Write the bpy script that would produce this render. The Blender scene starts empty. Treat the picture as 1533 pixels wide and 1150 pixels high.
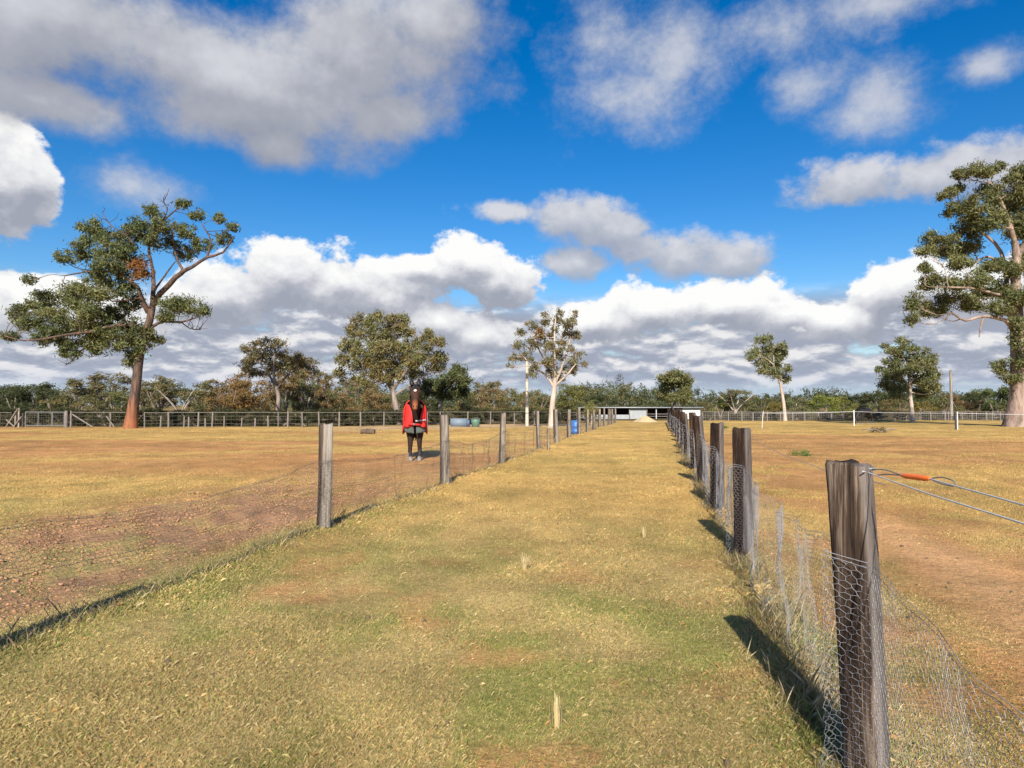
import bpy, math, random
import numpy as np
from mathutils import Vector, Matrix

# ------------------------------------------------------------------ basics
scene = bpy.context.scene
COL = scene.collection
random.seed(7)
rng = np.random.default_rng(11)
R_ = math.radians

F = 1022.0                      # focal length in photo pixels (photo 1533 x 1150)
EYE = 1.5
PITCH = math.atan(31.0 / F)
CP, SP = math.cos(PITCH), math.sin(PITCH)

def ray(px, py):
    x = (px - 766.5) / F; v = (575.0 - py) / F
    return np.array([x, CP - v * SP, SP + v * CP])

def at(px, py, d):              # point on the sight line of a photo pixel, at world depth d
    r = ray(px, py)
    return r * (d / r[1]) + np.array([0, 0, EYE])

LANE = math.atan2(986 - 766.5, F)      # the lane runs away to the right of straight ahead
LU = np.array([math.sin(LANE), math.cos(LANE)])     # along the lane
LV = np.array([math.cos(LANE), -math.sin(LANE)])    # across it, to the right
L_LEFT, L_RIGHT = -3.88, 0.813

# ------------------------------------------------------------------ numpy noise
def _hash(ix, iy, seed):
    h = (ix.astype(np.int64) * 374761393 + iy.astype(np.int64) * 668265263 + seed * 1442695041) & 0xFFFFFFFF
    h = ((h ^ (h >> 13)) * 1274126177) & 0xFFFFFFFF
    h = (h ^ (h >> 16)) & 0xFFFFFF
    return h / float(0xFFFFFF)

def vnoise(x, y, seed=0):
    x = np.asarray(x, float); y = np.asarray(y, float)
    ix = np.floor(x); iy = np.floor(y)
    fx = x - ix; fy = y - iy
    fx = fx * fx * (3 - 2 * fx); fy = fy * fy * (3 - 2 * fy)
    a = _hash(ix, iy, seed); b = _hash(ix + 1, iy, seed)
    c = _hash(ix, iy + 1, seed); d = _hash(ix + 1, iy + 1, seed)
    return (a * (1 - fx) + b * fx) * (1 - fy) + (c * (1 - fx) + d * fx) * fy

def fbm(x, y, seed=0, octv=4, gain=0.5):
    s = 0; a = 1; t = 0
    for o in range(octv):
        s = s + a * vnoise(x * 2 ** o + 17.3 * o, y * 2 ** o - 9.1 * o, seed + o); t += a; a *= gain
    return s / t

def sstep(a, b, x):
    t = np.clip((x - a) / (b - a), 0, 1)
    return t * t * (3 - 2 * t)

# ------------------------------------------------------------------ terrain
def terrain(x, y):
    x = np.asarray(x, float); y = np.asarray(y, float)
    z = -0.008 * np.clip(y - 45, 0, None) * (1 - 0.35 * sstep(200, 900, y))
    z = np.where(y > 900, -0.008 * 855 * 0.65 - 0.0 * y, z)
    r = np.hypot(x, y)
    amp = sstep(1.0, 30, r)
    z = z + (fbm(x * 0.13, y * 0.13, 3, 3) - 0.5) * 0.10 * (0.3 + amp)
    near = 1 - sstep(14, 40, r)
    z = z + (fbm(x * 1.1, y * 1.1, 5, 3) - 0.5) * 0.05 * near
    l = x * LV[0] + y * LV[1]; u = x * LU[0] + y * LU[1]
    ch = churn(l, u)
    z = z + (fbm(x * 5.5, y * 5.5, 8, 3) - 0.5) * 0.10 * ch * (1 - sstep(12, 22, r))
    # the ground is a little built up under each fence line
    z = z + 0.035 * np.exp(-((l - L_LEFT) / 0.22) ** 2) * (1 - sstep(20, 50, r)) * (0.4 + fbm(x * 2.2, y * 2.2, 21, 2))
    return z

def churn(l, u):                # hoof-churned strip beside the left fence
    return sstep(-9.5, -6.5, l) * (1 - sstep(-4.6, -4.1, l)) * sstep(2.0, 4.5, u) * (1 - sstep(8.5, 17, u))

def fence_depth(x, y):          # the far fence of the left paddock swings away to the right
    return 44.6 + np.clip(np.asarray(x, float) + 14.0, 0, 22) * 0.58

def fd_px(px):                  # its depth on the sight line of a photo column
    t = (px - 766.5) / F; d = 44.6
    for _ in range(30): d = float(fence_depth(t * d, d))
    return d

def gz(x, y):
    return float(terrain(np.array([x]), np.array([y]))[0])

def ground_px(px, d):           # a ground point under a photo column at depth d
    x = (px - 766.5) / F * d
    return Vector((x, d, gz(x, d)))

def lane_pt(u, l):
    p = LU * u + LV * l
    return float(p[0]), float(p[1])

def masks(x, y):
    """bare soil, green and straw shares of the ground cover at a place"""
    l = x * LV[0] + y * LV[1]; u = x * LU[0] + y * LU[1]
    n1 = fbm(x * 0.55, y * 0.55, 31, 4); n2 = fbm(x * 0.16, y * 0.10, 32, 4); n3 = fbm(x * 1.7, y * 1.7, 33, 3)
    n4 = fbm(x * 0.07, y * 0.30, 34, 4)
    lane = sstep(L_LEFT - 0.1, L_LEFT + 0.3, l) * (1 - sstep(L_RIGHT - 0.1, L_RIGHT + 0.2, l))
    right = sstep(L_RIGHT, L_RIGHT + 0.4, l)
    left = 1 - sstep(L_LEFT - 0.4, L_LEFT, l)
    soil = sstep(0.53, 0.66, n1 * 0.40 + n3 * 0.60) * 0.85 * lane * (1 - sstep(4, 9, u))
    soil = soil + right * (0.9 * sstep(0.40, 0.60, n1 * 0.35 + n2 * 0.30 + n3 * 0.35 + 0.15 * np.exp(-((l - 2.9) / 1.1) ** 2) - 0.03) * (1 - sstep(18, 36, u)))
    path = np.exp(-((l - 2.55 - 0.02 * u) / 0.55) ** 2) * sstep(3.2, 5.0, u) * (1 - sstep(8, 12, u))
    soil = np.maximum(soil, right * path * 1.5)
    ch = churn(l, u)
    soil = np.maximum(soil, ch * (0.34 + 0.62 * sstep(0.37, 0.61, n3)))
    soil = np.maximum(soil, left * 0.9 * sstep(0.45, 0.62, n4) * sstep(9, 16, u) * (1 - sstep(34, 42, u)))
    soil = np.maximum(soil, 0.75 * np.exp(-((l - L_LEFT + 0.7) / 0.5) ** 2) * sstep(6, 9, u) * (1 - sstep(20, 60, u)) * sstep(0.3, 0.6, n3))
    soil = np.maximum(soil, 0.8 * right * sstep(0.5, 0.64, n4 + 0.1 * np.exp(-((y - 26) / 5) ** 2)) * sstep(14, 20, u) * (1 - sstep(36, 46, u)))
    green = sstep(0.47, 0.66, n1 * 0.35 + fbm(x * 0.30, y * 0.30, 36, 3) * 0.25 + fbm(x * 2.0, y * 1.6, 37, 3) * 0.40) * (0.20 + 0.80 * (1 - sstep(4.0, 11, u)))
    green = green * (1 - 0.65 * right) + right * 0.55 * sstep(0.55, 0.7, n1)
    verge = np.exp(-((l - L_LEFT - 0.1) / 0.45) ** 2) * (1 - sstep(8, 14, u)) * 0.6
    green = np.maximum(green, verge)
    green = np.where(u > 14, green * 0.55 + 0.28 * sstep(0.5, 0.7, n4), green)
    return np.clip(soil, 0, 1), np.clip(green, 0, 1), n3

# ------------------------------------------------------------------ materials
def new_mat(name):
    m = bpy.data.materials.new(name); m.use_nodes = True
    nt = m.node_tree
    b = nt.nodes['Principled BSDF']
    return m, nt, b

def N(nt, typ, **kw):
    n = nt.nodes.new(typ)
    for k, v in kw.items():
        setattr(n, k, v)
    return n

def ramp(nt, stops, fac):
    r = N(nt, 'ShaderNodeValToRGB')
    el = r.color_ramp.elements
    while len(el) > 1: el.remove(el[-1])
    el[0].position, el[0].color = stops[0][0], (*stops[0][1], 1)
    for p, c in stops[1:]:
        e = el.new(p); e.color = (*c, 1)
    nt.links.new(fac, r.inputs[0])
    return r.outputs[0]

def noise_fac(nt, vec, scale, detail=4, rough=0.55, dist=0.0):
    n = N(nt, 'ShaderNodeTexNoise')
    n.inputs['Scale'].default_value = scale; n.inputs['Detail'].default_value = detail
    n.inputs['Roughness'].default_value = rough; n.inputs['Distortion'].default_value = dist
    if vec is not None: nt.links.new(vec, n.inputs['Vector'])
    return n.outputs['Fac']

def mapped(nt, src, scale=(1, 1, 1), loc=(0, 0, 0)):
    m = N(nt, 'ShaderNodeMapping')
    m.inputs['Scale'].default_value = scale; m.inputs['Location'].default_value = loc
    nt.links.new(src, m.inputs['Vector'])
    return m.outputs[0]

def tcoord(nt, which='Object'):
    return N(nt, 'ShaderNodeTexCoord').outputs[which]

def bump(nt, bsdf, fac, strength, dist):
    b = N(nt, 'ShaderNodeBump')
    b.inputs['Strength'].default_value = strength; b.inputs['Distance'].default_value = dist
    nt.links.new(fac, b.inputs['Height']); nt.links.new(b.outputs[0], bsdf.inputs['Normal'])

def mixc(nt, fac, a, b, mode='MIX'):
    m = N(nt, 'ShaderNodeMix', data_type='RGBA', blend_type=mode)
    for sock, v in ((m.inputs[0], fac), (m.inputs[6], a), (m.inputs[7], b)):
        if isinstance(v, (int, float)): sock.default_value = v
        elif isinstance(v, tuple): sock.default_value = (*v, 1)
        else: nt.links.new(v, sock)
    return m.outputs[2]

def plain(name, col, rough=0.7, scale=8.0, var=0.25, metal=0.0, bmp=0.0, stretch=(1, 1, 1)):
    m, nt, b = new_mat(name)
    v = mapped(nt, tcoord(nt), stretch)
    f = noise_fac(nt, v, scale, 5, 0.6)
    lo = tuple(c * (1 - var) for c in col); hi = tuple(min(1, c * (1 + var)) for c in col)
    nt.links.new(ramp(nt, [(0.3, lo), (0.7, hi)], f), b.inputs['Base Color'])
    b.inputs['Roughness'].default_value = rough; b.inputs['Metallic'].default_value = metal
    if bmp: bump(nt, b, f, bmp, 0.01)
    return m

def leaf_mat(name, trans=0.3, rough=0.55):
    m, nt, b = new_mat(name)
    a = N(nt, 'ShaderNodeAttribute', attribute_name='tint')
    oi = N(nt, 'ShaderNodeObjectInfo')
    c = mixc(nt, 1.0, a.outputs['Color'], oi.outputs['Color'], 'MULTIPLY')
    nt.links.new(c, b.inputs['Base Color']); b.inputs['Roughness'].default_value = rough
    b.inputs['Specular IOR Level'].default_value = 0.3
    t = N(nt, 'ShaderNodeBsdfTranslucent'); nt.links.new(c, t.inputs[0])
    mx = N(nt, 'ShaderNodeMixShader'); mx.inputs[0].default_value = trans
    nt.links.new(b.outputs[0], mx.inputs[1]); nt.links.new(t.outputs[0], mx.inputs[2])
    out = nt.nodes['Material Output']; nt.links.new(mx.outputs[0], out.inputs[0])
    return m

def bark_mat(name, lo, hi, patch=None, scale=1.0, foot=None):
    m, nt, b = new_mat(name)
    tc = tcoord(nt)
    f = noise_fac(nt, mapped(nt, tc, (2.2 * scale, 2.2 * scale, 0.5 * scale)), 2.2, 6, 0.65, 0.6)
    c = ramp(nt, [(0.3, lo), (0.68, hi)], f)
    if patch:
        f2 = noise_fac(nt, mapped(nt, tc, (1, 1, 0.6)), 1.1 * scale, 4, 0.6, 0.4)
        k = N(nt, 'ShaderNodeMapRange'); k.inputs[1].default_value = 0.48; k.inputs[2].default_value = 0.6
        nt.links.new(f2, k.inputs[0])
        c = mixc(nt, k.outputs[0], c, patch)
    if foot:      # rust coloured bark round the foot of the trunk
        sx = N(nt, 'ShaderNodeSeparateXYZ'); nt.links.new(tc, sx.inputs[0])
        mr = N(nt, 'ShaderNodeMapRange'); mr.inputs[1].default_value = foot[1]; mr.inputs[2].default_value = foot[0]
        nt.links.new(sx.outputs[2], mr.inputs[0])
        ad = N(nt, 'ShaderNodeMath', operation='MULTIPLY_ADD'); nt.links.new(f, ad.inputs[0]); ad.inputs[1].default_value = 2.6; 
        sb = N(nt, 'ShaderNodeMath', operation='SUBTRACT'); nt.links.new(mr.outputs[0], sb.inputs[0]); sb.inputs[1].default_value = 1.35
        nt.links.new(sb.outputs[0], ad.inputs[2])
        cl = N(nt, 'ShaderNodeClamp'); nt.links.new(ad.outputs[0], cl.inputs[0])
        c = mixc(nt, cl.outputs[0], c, foot[2])
    nt.links.new(c, b.inputs['Base Color']); b.inputs['Roughness'].default_value = 0.85
    bump(nt, b, f, 0.6, 0.06)
    return m

def wood_mat(name, lo, mid, hi, crack=True, side=None):
    m, nt, b = new_mat(name)
    tc = tcoord(nt)
    oi = N(nt, 'ShaderNodeObjectInfo')
    off = N(nt, 'ShaderNodeVectorMath', operation='ADD'); nt.links.new(tc, off.inputs[0])
    sc = N(nt, 'ShaderNodeVectorMath', operation='SCALE'); sc.inputs[0].default_value = (7, 5, 3)
    nt.links.new(oi.outputs['Random'], sc.inputs['Scale']); nt.links.new(sc.outputs[0], off.inputs[1])
    g = noise_fac(nt, mapped(nt, off.outputs[0], (75, 75, 2.6)), 1.0, 7, 0.72, 0.5)
    g2 = noise_fac(nt, mapped(nt, off.outputs[0], (9, 9, 1.1)), 1.0, 4, 0.6, 0.5)
    ad = N(nt, 'ShaderNodeMath', operation='MULTIPLY_ADD'); nt.links.new(g, ad.inputs[0]); ad.inputs[1].default_value = 0.85
    ml = N(nt, 'ShaderNodeMath', operation='MULTIPLY_ADD'); nt.links.new(g2, ml.inputs[0]); ml.inputs[1].default_value = 0.75; ml.inputs[2].default_value = -0.30
    nt.links.new(ml.outputs[0], ad.inputs[2])
    c = ramp(nt, [(0.33, lo), (0.5, mid), (0.68, hi)], ad.outputs[0])
    if side:      # silvered sapwood on one weathered side of the post
        a = N(nt, 'ShaderNodeAttribute', attribute_name='sap')
        c = mixc(nt, a.outputs['Fac'], c, ramp(nt, [(0.35, tuple(v * 0.6 for v in side)), (0.65, side)], ad.outputs[0]))
    nt.links.new(c, b.inputs['Base Color']); b.inputs['Roughness'].default_value = 0.9
    b.inputs['Specular IOR Level'].default_value = 0.2
    bump(nt, b, ad.outputs[0], 0.9, 0.012)
    return m

M = {}
M['leaf'] = leaf_mat('eucalyptus_leaves')
M['grass'] = leaf_mat('grass_blades', 0.25, 0.7)
M['bark_red'] = bark_mat('dark_bark', (0.022, 0.015, 0.012), (0.145, 0.095, 0.070), None, 1.0, (0.0, 2.5, (0.32, 0.115, 0.045)))
M['bark_grey'] = bark_mat('grey_bark', (0.12, 0.09, 0.075), (0.36, 0.29, 0.24), (0.13, 0.10, 0.08))
M['bark_big'] = bark_mat('smooth_pinkish_bark', (0.20, 0.135, 0.105), (0.46, 0.34, 0.275), (0.13, 0.095, 0.075))
M['bark_white'] = bark_mat('pale_bark', (0.30, 0.24, 0.19), (0.60, 0.51, 0.43), (0.34, 0.27, 0.21))
M['post_grey'] = wood_mat('silvered_split_timber', (0.085, 0.068, 0.055), (0.25, 0.215, 0.175), (0.40, 0.355, 0.30), side=(0.11, 0.075, 0.055))
M['post_dark'] = wood_mat('dark_weathered_timber', (0.007, 0.004, 0.003), (0.030, 0.017, 0.011), (0.10, 0.068, 0.048), side=(0.17, 0.145, 0.13))
M['post_brown'] = wood_mat('weathered_brown_timber', (0.012, 0.008, 0.006), (0.062, 0.040, 0.027), (0.25, 0.19, 0.145), side=(0.23, 0.195, 0.17))
M['post_pale'] = plain('pale_post_paint', (0.50, 0.45, 0.37), 0.7, 6, 0.15)
M['white_post'] = plain('white_plastic', (0.82, 0.80, 0.77), 0.5, 6, 0.06)
M['wire'] = plain('galvanised_wire', (0.38, 0.385, 0.40), 0.55, 30, 0.25, 0.15)
M['wire_old'] = plain('dull_wire', (0.21, 0.20, 0.185), 0.6, 30, 0.3, 0.3)
M['rope'] = plain('white_electric_rope', (0.60, 0.58, 0.55), 0.7, 60, 0.12)
M['orange'] = plain('orange_plastic', (0.90, 0.17, 0.02), 0.4, 30, 0.1)
M['steel'] = plain('weathered_steel', (0.19, 0.19, 0.185), 0.5, 10, 0.2, 0.3)
M['pipe'] = plain('pale_weathered_rail', (0.19, 0.165, 0.145), 0.8, 4, 0.25)
M['iron'] = plain('zinc_sheeting', (0.33, 0.35, 0.36), 0.5, 2.0, 0.12, 0.2)
M['iron_white'] = plain('white_painted_sheeting', (0.62, 0.62, 0.59), 0.6, 2.0, 0.06)
M['shed_dark'] = plain('dark_timber', (0.06, 0.05, 0.045), 0.9, 3, 0.3)
M['rug_red'] = plain('red_canvas', (0.62, 0.022, 0.018), 0.75, 9, 0.22, 0, 0.35)
M['rug_green'] = plain('grey_green_lining', (0.085, 0.10, 0.088), 0.85, 9, 0.2)
M['strap'] = plain('grey_webbing', (0.42, 0.40, 0.38), 0.8, 20, 0.15)
M['horse_black'] = plain('black_coat', (0.018, 0.014, 0.013), 0.55, 6, 0.4)
M['hair'] = plain('black_hair', (0.012, 0.010, 0.010), 0.6, 30, 0.4, 0, 0.3, (6, 6, 1))
M['hoof'] = plain('pale_hoof', (0.22, 0.20, 0.18), 0.6, 12, 0.25)
M['eye'] = plain('dark_eye', (0.01, 0.008, 0.008), 0.12, 5, 0.1)
M['blue_drum'] = plain('blue_plastic', (0.03, 0.16, 0.48), 0.45, 4, 0.15)
M['trough'] = plain('blue_grey_trough', (0.16, 0.21, 0.26), 0.6, 3, 0.15)
M['tub'] = plain('green_plastic', (0.10, 0.19, 0.14), 0.55, 3, 0.15)
M['log'] = plain('charred_log', (0.11, 0.075, 0.05), 0.9, 5, 0.4, 0, 0.6)
M['sand'] = plain('pale_sand', (0.52, 0.40, 0.22), 0.95, 2.5, 0.12, 0, 0.5)
M['clod'] = plain('red_brown_clod', (0.38, 0.20, 0.105), 0.95, 6, 0.35, 0, 0.4)

# ------------------------------------------------------------------ mesh helpers
def tag(o, label=None, cat=None, group=None, kind=None):
    if label: o['label'] = label
    if cat: o['category'] = cat
    if group: o['group'] = group
    if kind: o['kind'] = kind
    return o

def link(o, parent=None):
    COL.objects.link(o)
    if parent: o.parent = parent
    return o

def empty(name, loc, rz=0.0):
    o = bpy.data.objects.new(name, None); o.location = loc; o.rotation_euler = (0, 0, rz)
    o.empty_display_size = 0.3
    return link(o)

class MB:
    """collects vertices and faces for one mesh"""
    def __init__(self):
        self.v = []; self.f = []; self.n = 0; self.cols = []; self.hascol = False
    def add(self, v, f, col=None):
        v = np.asarray(v, float).reshape(-1, 3); f = np.asarray(f, int)
        self.v.append(v); self.f.append(f + self.n); self.n += len(v)
        if col is None: self.cols.append(np.ones((len(v), 4)))
        else:
            self.hascol = True
            c = np.ones((len(v), 4)); c[:, :3] = np.asarray(col)[..., :3]; self.cols.append(c)
    def tube(self, pts, rad, sides=8, cap=True):
        pts = np.asarray(pts, float); n = len(pts)
        rad = np.broadcast_to(np.asarray(rad, float), (n,))
        t = np.gradient(pts, axis=0); t /= (np.linalg.norm(t, axis=1, keepdims=True) + 1e-12)
        ref = np.array([1.0, 0, 0]) if abs(t[:, 0]).mean() < 0.75 else np.array([0, 0, 1.0])
        a = np.cross(t, ref); a /= (np.linalg.norm(a, axis=1, keepdims=True) + 1e-12)
        b = np.cross(t, a)
        th = np.linspace(0, 2 * np.pi, sides, endpoint=False)
        ring = pts[:, None] + rad[:, None, None] * (np.cos(th)[None, :, None] * a[:, None] + np.sin(th)[None, :, None] * b[:, None])
        i = np.arange(n - 1)[:, None]; j = np.arange(sides)[None]
        k = (j + 1) % sides
        q = np.stack([i * sides + j, i * sides + k, (i + 1) * sides + k, (i + 1) * sides + j], -1).reshape(-1, 4)
        self.add(ring.reshape(-1, 3), q)
        if cap:
            for e, rr in ((0, ring[0]), (n - 1, ring[-1])):
                c = pts[e]
                vs = np.vstack([rr, c[None]])
                fs = [[jj, (jj + 1) % sides, sides, sides] for jj in range(sides)]
                if e == 0: fs = [[f[1], f[0], f[2], f[3]] for f in fs]
                self.add(vs, fs)
    def box(self, c, s, rz=0.0, rx=0.0, ry=0.0):
        h = np.array(s) / 2
        v = np.array([[x, y, z] for z in (-1, 1) for y in (-1, 1) for x in (-1, 1)]) * h
        m = np.array(Matrix.Rotation(rz, 3, 'Z') @ Matrix.Rotation(ry, 3, 'Y') @ Matrix.Rotation(rx, 3, 'X'))
        v = v @ m.T + np.array(c)
        self.add(v, [[0, 2, 3, 1], [4, 5, 7, 6], [0, 1, 5, 4], [2, 6, 7, 3], [0, 4, 6, 2], [1, 3, 7, 5]])
    def grid(self, P):      # P: (n, m, 3)
        n, m = P.shape[:2]
        i, j = np.meshgrid(np.arange(n - 1), np.arange(m - 1), indexing='ij')
        q = np.stack([i * m + j, i * m + j + 1, (i + 1) * m + j + 1, (i + 1) * m + j], -1).reshape(-1, 4)
        self.add(P.reshape(-1, 3), q)
    def build(self, name, mat, parent=None, smooth=True, origin=None, tintname='tint'):
        V = np.vstack(self.v)
        if origin is not None: V = V - np.asarray(origin)
        me = bpy.data.meshes.new(name)
        Fq = []
        for f in self.f: Fq.append(f if f.shape[1] == 4 else np.hstack([f, f[:, 2:3]]))
        Fq = np.vstack(Fq)
        tri = Fq[:, 2] == Fq[:, 3]
        lens = np.where(tri, 3, 4)
        starts = np.concatenate([[0], np.cumsum(lens)[:-1]])
        mask = np.ones_like(Fq, bool); mask[tri, 3] = False
        loops = Fq[mask]
        me.vertices.add(len(V)); me.vertices.foreach_set('co', V.astype(np.float32).ravel())
        me.loops.add(len(loops)); me.loops.foreach_set('vertex_index', loops.astype(np.int32))
        me.polygons.add(len(Fq)); me.polygons.foreach_set('loop_start', starts.astype(np.int32))
        me.polygons.foreach_set('loop_total', lens.astype(np.int32))
        if smooth: me.polygons.foreach_set('use_smooth', np.ones(len(Fq), bool))
        me.update(calc_edges=True)
        if self.hascol:
            at_ = me.color_attributes.new(tintname, 'FLOAT_COLOR', 'POINT')
            at_.data.foreach_set('color', np.vstack(self.cols).astype(np.float32).ravel())
        me.materials.append(mat)
        o = bpy.data.objects.new(name, me)
        return link(o, parent)

def spline(ctrl, n=24):
    P = np.asarray(ctrl, float)
    if len(P) < 3:
        t = np.linspace(0, 1, n)[:, None]; return P[0] * (1 - t) + P[-1] * t
    Q = np.vstack([2 * P[0] - P[1], P, 2 * P[-1] - P[-2]])
    out = []
    segs = len(P) - 1; per = max(2, n // segs)
    for s in range(segs):
        p0, p1, p2, p3 = Q[s:s + 4]
        t = np.linspace(0, 1, per, endpoint=False)[:, None]
        out.append(0.5 * (2 * p1 + (p2 - p0) * t + (2 * p0 - 5 * p1 + 4 * p2 - p3) * t ** 2 + (3 * p1 - p0 - 3 * p2 + p3) * t ** 3))
    out.append(P[-1:])
    return np.vstack(out)

# ------------------------------------------------------------------ foliage
GREEN = [(0.078, 0.108, 0.042), (0.125, 0.155, 0.058), (0.185, 0.207, 0.078), (0.235, 0.236, 0.090)]
OLIVE = [(0.135, 0.130, 0.056), (0.195, 0.172, 0.070), (0.240, 0.195, 0.080), (0.270, 0.178, 0.075)]
BROWN = [(0.215, 0.135, 0.065), (0.290, 0.170, 0.066), (0.300, 0.205, 0.080), (0.180, 0.145, 0.060)]
DARK = [(0.050, 0.056, 0.022), (0.072, 0.078, 0.028), (0.110, 0.108, 0.036)]
GREY = [(0.165, 0.175, 0.092), (0.205, 0.200, 0.105), (0.230, 0.200, 0.100)]
YELLOW = [(0.240, 0.245, 0.055), (0.300, 0.280, 0.065), (0.190, 0.200, 0.050)]
RUST = [(0.33, 0.13, 0.03), (0.25, 0.10, 0.03), (0.22, 0.13, 0.045)]

def leaves(mb, cen, rad, n, size, palette, lump=12, fill=0.44, droop=0.75, asp=0.26, g=None, loose=0.09):
    """leaf-sized faces gathered in clumps through one ellipsoid of a crown"""
    g = g or rng
    cen = np.asarray(cen); rad = np.asarray(rad)
    k = max(3, lump)
    d = g.normal(size=(k, 3)); d /= np.linalg.norm(d, axis=1, keepdims=True)
    rr = g.uniform(0.25, 1.0, k) ** 0.5
    d[:, 2] = np.where(d[:, 2] < -0.3, d[:, 2] * 0.6, d[:, 2])
    sub = cen + d * rr[:, None] * rad * 0.80
    mr = rad.prod() ** (1 / 3)
    srad = (rad * 0.35 + mr * 0.65) * fill * g.uniform(0.6, 1.25, (k, 1)) * np.array([1, 1, 0.85])
    who = g.integers(0, k, n)
    e = g.normal(size=(n, 3)); e /= np.linalg.norm(e, axis=1, keepdims=True)
    pos = sub[who] + e * np.minimum(np.abs(g.normal(0.62, 0.32, n)), 1.7)[:, None] * srad[who]
    pos += g.normal(size=(n, 3)) * size * 0.35
    stray = g.uniform(0, 1, n) < loose          # loose sprays between the clumps
    pos = np.where(stray[:, None], cen + np.clip(g.normal(size=(n, 3)), -1.7, 1.7) * rad * 0.44, pos)
    ax = g.normal(size=(n, 3)); ax[:, 2] = ax[:, 2] * 0.7 - droop
    ax /= np.linalg.norm(ax, axis=1, keepdims=True)
    sd = np.cross(ax, g.normal(size=(n, 3))); sd /= np.linalg.norm(sd, axis=1, keepdims=True)
    L = 1.15 * size * g.uniform(0.6, 1.3, n)[:, None]; W = L * asp
    v = np.stack([pos - ax * L * 0.5, pos + sd * W * 0.5 - ax * L * 0.05, pos + ax * L * 0.5, pos - sd * W * 0.5 - ax * L * 0.05], 1)
    f = np.arange(n * 4).reshape(n, 4)
    pal = np.array(palette)
    base = pal[g.integers(0, len(pal), k)][who]
    base = base * 0.6 + 0.4 * pal[g.integers(0, len(pal), n)]
    col = base * g.uniform(0.72, 1.28, n)[:, None]
    mb.add(v.reshape(-1, 3), f, np.repeat(col, 4, 0))
    return sub

def nearest_on(polys, p):
    best = None
    for P in polys:
        dd = np.linalg.norm(P[:, :3] - p, axis=1) + np.clip(P[:, 2] - p[2], 0, None) * 1.2
        i = int(dd.argmin())
        if best is None or dd[i] < best[0]: best = (dd[i], P[i])
    return best[1]

def hero_tree(name, label, d, base, trunk, limbs, blobs, bark, palette, size, dens=1.0, group=None, dz=0.8, twig=True, parts=(), lump=13, seed=1, cat='tree', fill=0.42, bare=()):
    """a tree laid out from its outline, given its own distance, real size and depth.
    trunk / limbs: photo (x, y, width[, depth offset]) ; blobs: (x, y, rx, ry[, depth offset])"""
    g = np.random.default_rng(seed)
    mpp = d / F
    o0 = ground_px(base[0], d)
    o0 = Vector((o0.x, o0.y, o0.z))
    root = empty(name, o0)
    tag(root, label, cat, group)
    O = np.array(o0)
    wood = MB(); polys = []
    def trace(spec, n, sides):
        c = np.array([[*at(s[0], s[1], d + (s[3] if len(s) > 3 else 0)), s[2] * mpp / 2] for s in spec])
        P = spline(c, n)
        nz = g.normal(size=(len(P), 3)) * P[:, 3:4] * 0.12; nz[0] = 0
        P[:, :3] += nz
        wood.tube(P[:, :3], np.maximum(P[:, 3], 0.012), sides)
        polys.append(P)
    tk = list(trunk)
    tk[0] = (*tk[0][:2], tk[0][2] * 1.0)
    c0 = np.array([[*at(s[0], s[1], d), s[2] * mpp / 2] for s in tk])
    c0[0, 2] = O[2] - 0.15
    foot = c0[0].copy(); P = spline(c0, 30)
    hgt = P[:, 2] - O[2]
    P[:, 3] *= 1 + 0.18 * np.exp(-np.clip(hgt, 0, None) / (0.9 * c0[0, 3] + 0.15))
    wood.tube(P[:, :3], P[:, 3], 14); polys.append(P)
    for s in limbs: trace(s, 18, 8)
    for s in bare:
        trace(s, 14, 6)
        Pb = polys[-1]
        for q in range(9):
            i = g.integers(len(Pb) // 3, len(Pb)); st = Pb[i, :3]
            dr = g.normal(size=3); dr[2] = abs(dr[2]) * 0.7 + 0.2
            dr /= np.linalg.norm(dr); ln = g.uniform(0.4, 1.1) * (d / 44)
            mid = st + dr * ln * 0.5 + g.normal(size=3) * 0.08
            wood.tube(spline([st, mid, st + dr * ln], 6), np.linspace(0.022, 0.008, 7) * d / 44, 4, False)
    crown = MB()
    others = {}
    for b in blobs:
        px, py, rx, ry = b[:4]
        off = b[4] if len(b) > 4 else None
        pal = b[5] if len(b) > 5 else palette
        rxm, rym = rx * mpp * 1.15, ry * mpp * 1.45
        dep = off if off is not None else g.uniform(-1, 1) * dz * (0.5 + rxm)
        c = at(px, py, d + dep)
        R = np.array([rxm, max(rxm * 0.85, rym), rym])
        n = int(dens * math.pi * rx * ry * 2.7 * (0.2 / (size * 44 / d)) ** 2) + 25
        tgt = crown
        if pal is RUST: tgt = others.setdefault('brown_foliage', MB())
        subs = leaves(tgt, c, R, n, size, pal, lump, fill, g=g)
        # a branch out to the clump and twigs into it
        s = nearest_on(polys, c)
        c2 = c - np.array([0, 0, rym * 0.25])
        mid = (s[:3] + c2) / 2 + g.normal(size=3) * 0.10 * np.linalg.norm(c2 - s[:3]) - np.array([0, 0, 0.06 * np.linalg.norm(c2 - s[:3])])
        r0 = min(max(s[3] * 0.55, 0.02), 0.0017 * d); B = spline([s[:3], mid, c2], 10)
        wood.tube(B, np.linspace(r0, 0.010 * d / 44 + 0.004, len(B)), 6, False)
        if twig:
            for q in subs[:5]:
                i = g.integers(len(B) // 2, len(B)); st = B[i]
                wood.tube(spline([st, (st + q) / 2 + g.normal(size=3) * 0.12, q], 6), np.linspace(0.016, 0.006, 7) * d / 44, 4, False)
    wood.build('trunk', bark, root, origin=O)
    crown.build('crown', M['leaf'], root, smooth=False, origin=O)
    for k, mbx in others.items():
        tag(mbx.build(k, M['leaf'], root, smooth=False, origin=O), 'rust brown dead leaf clump in the crown')
    return root

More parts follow.
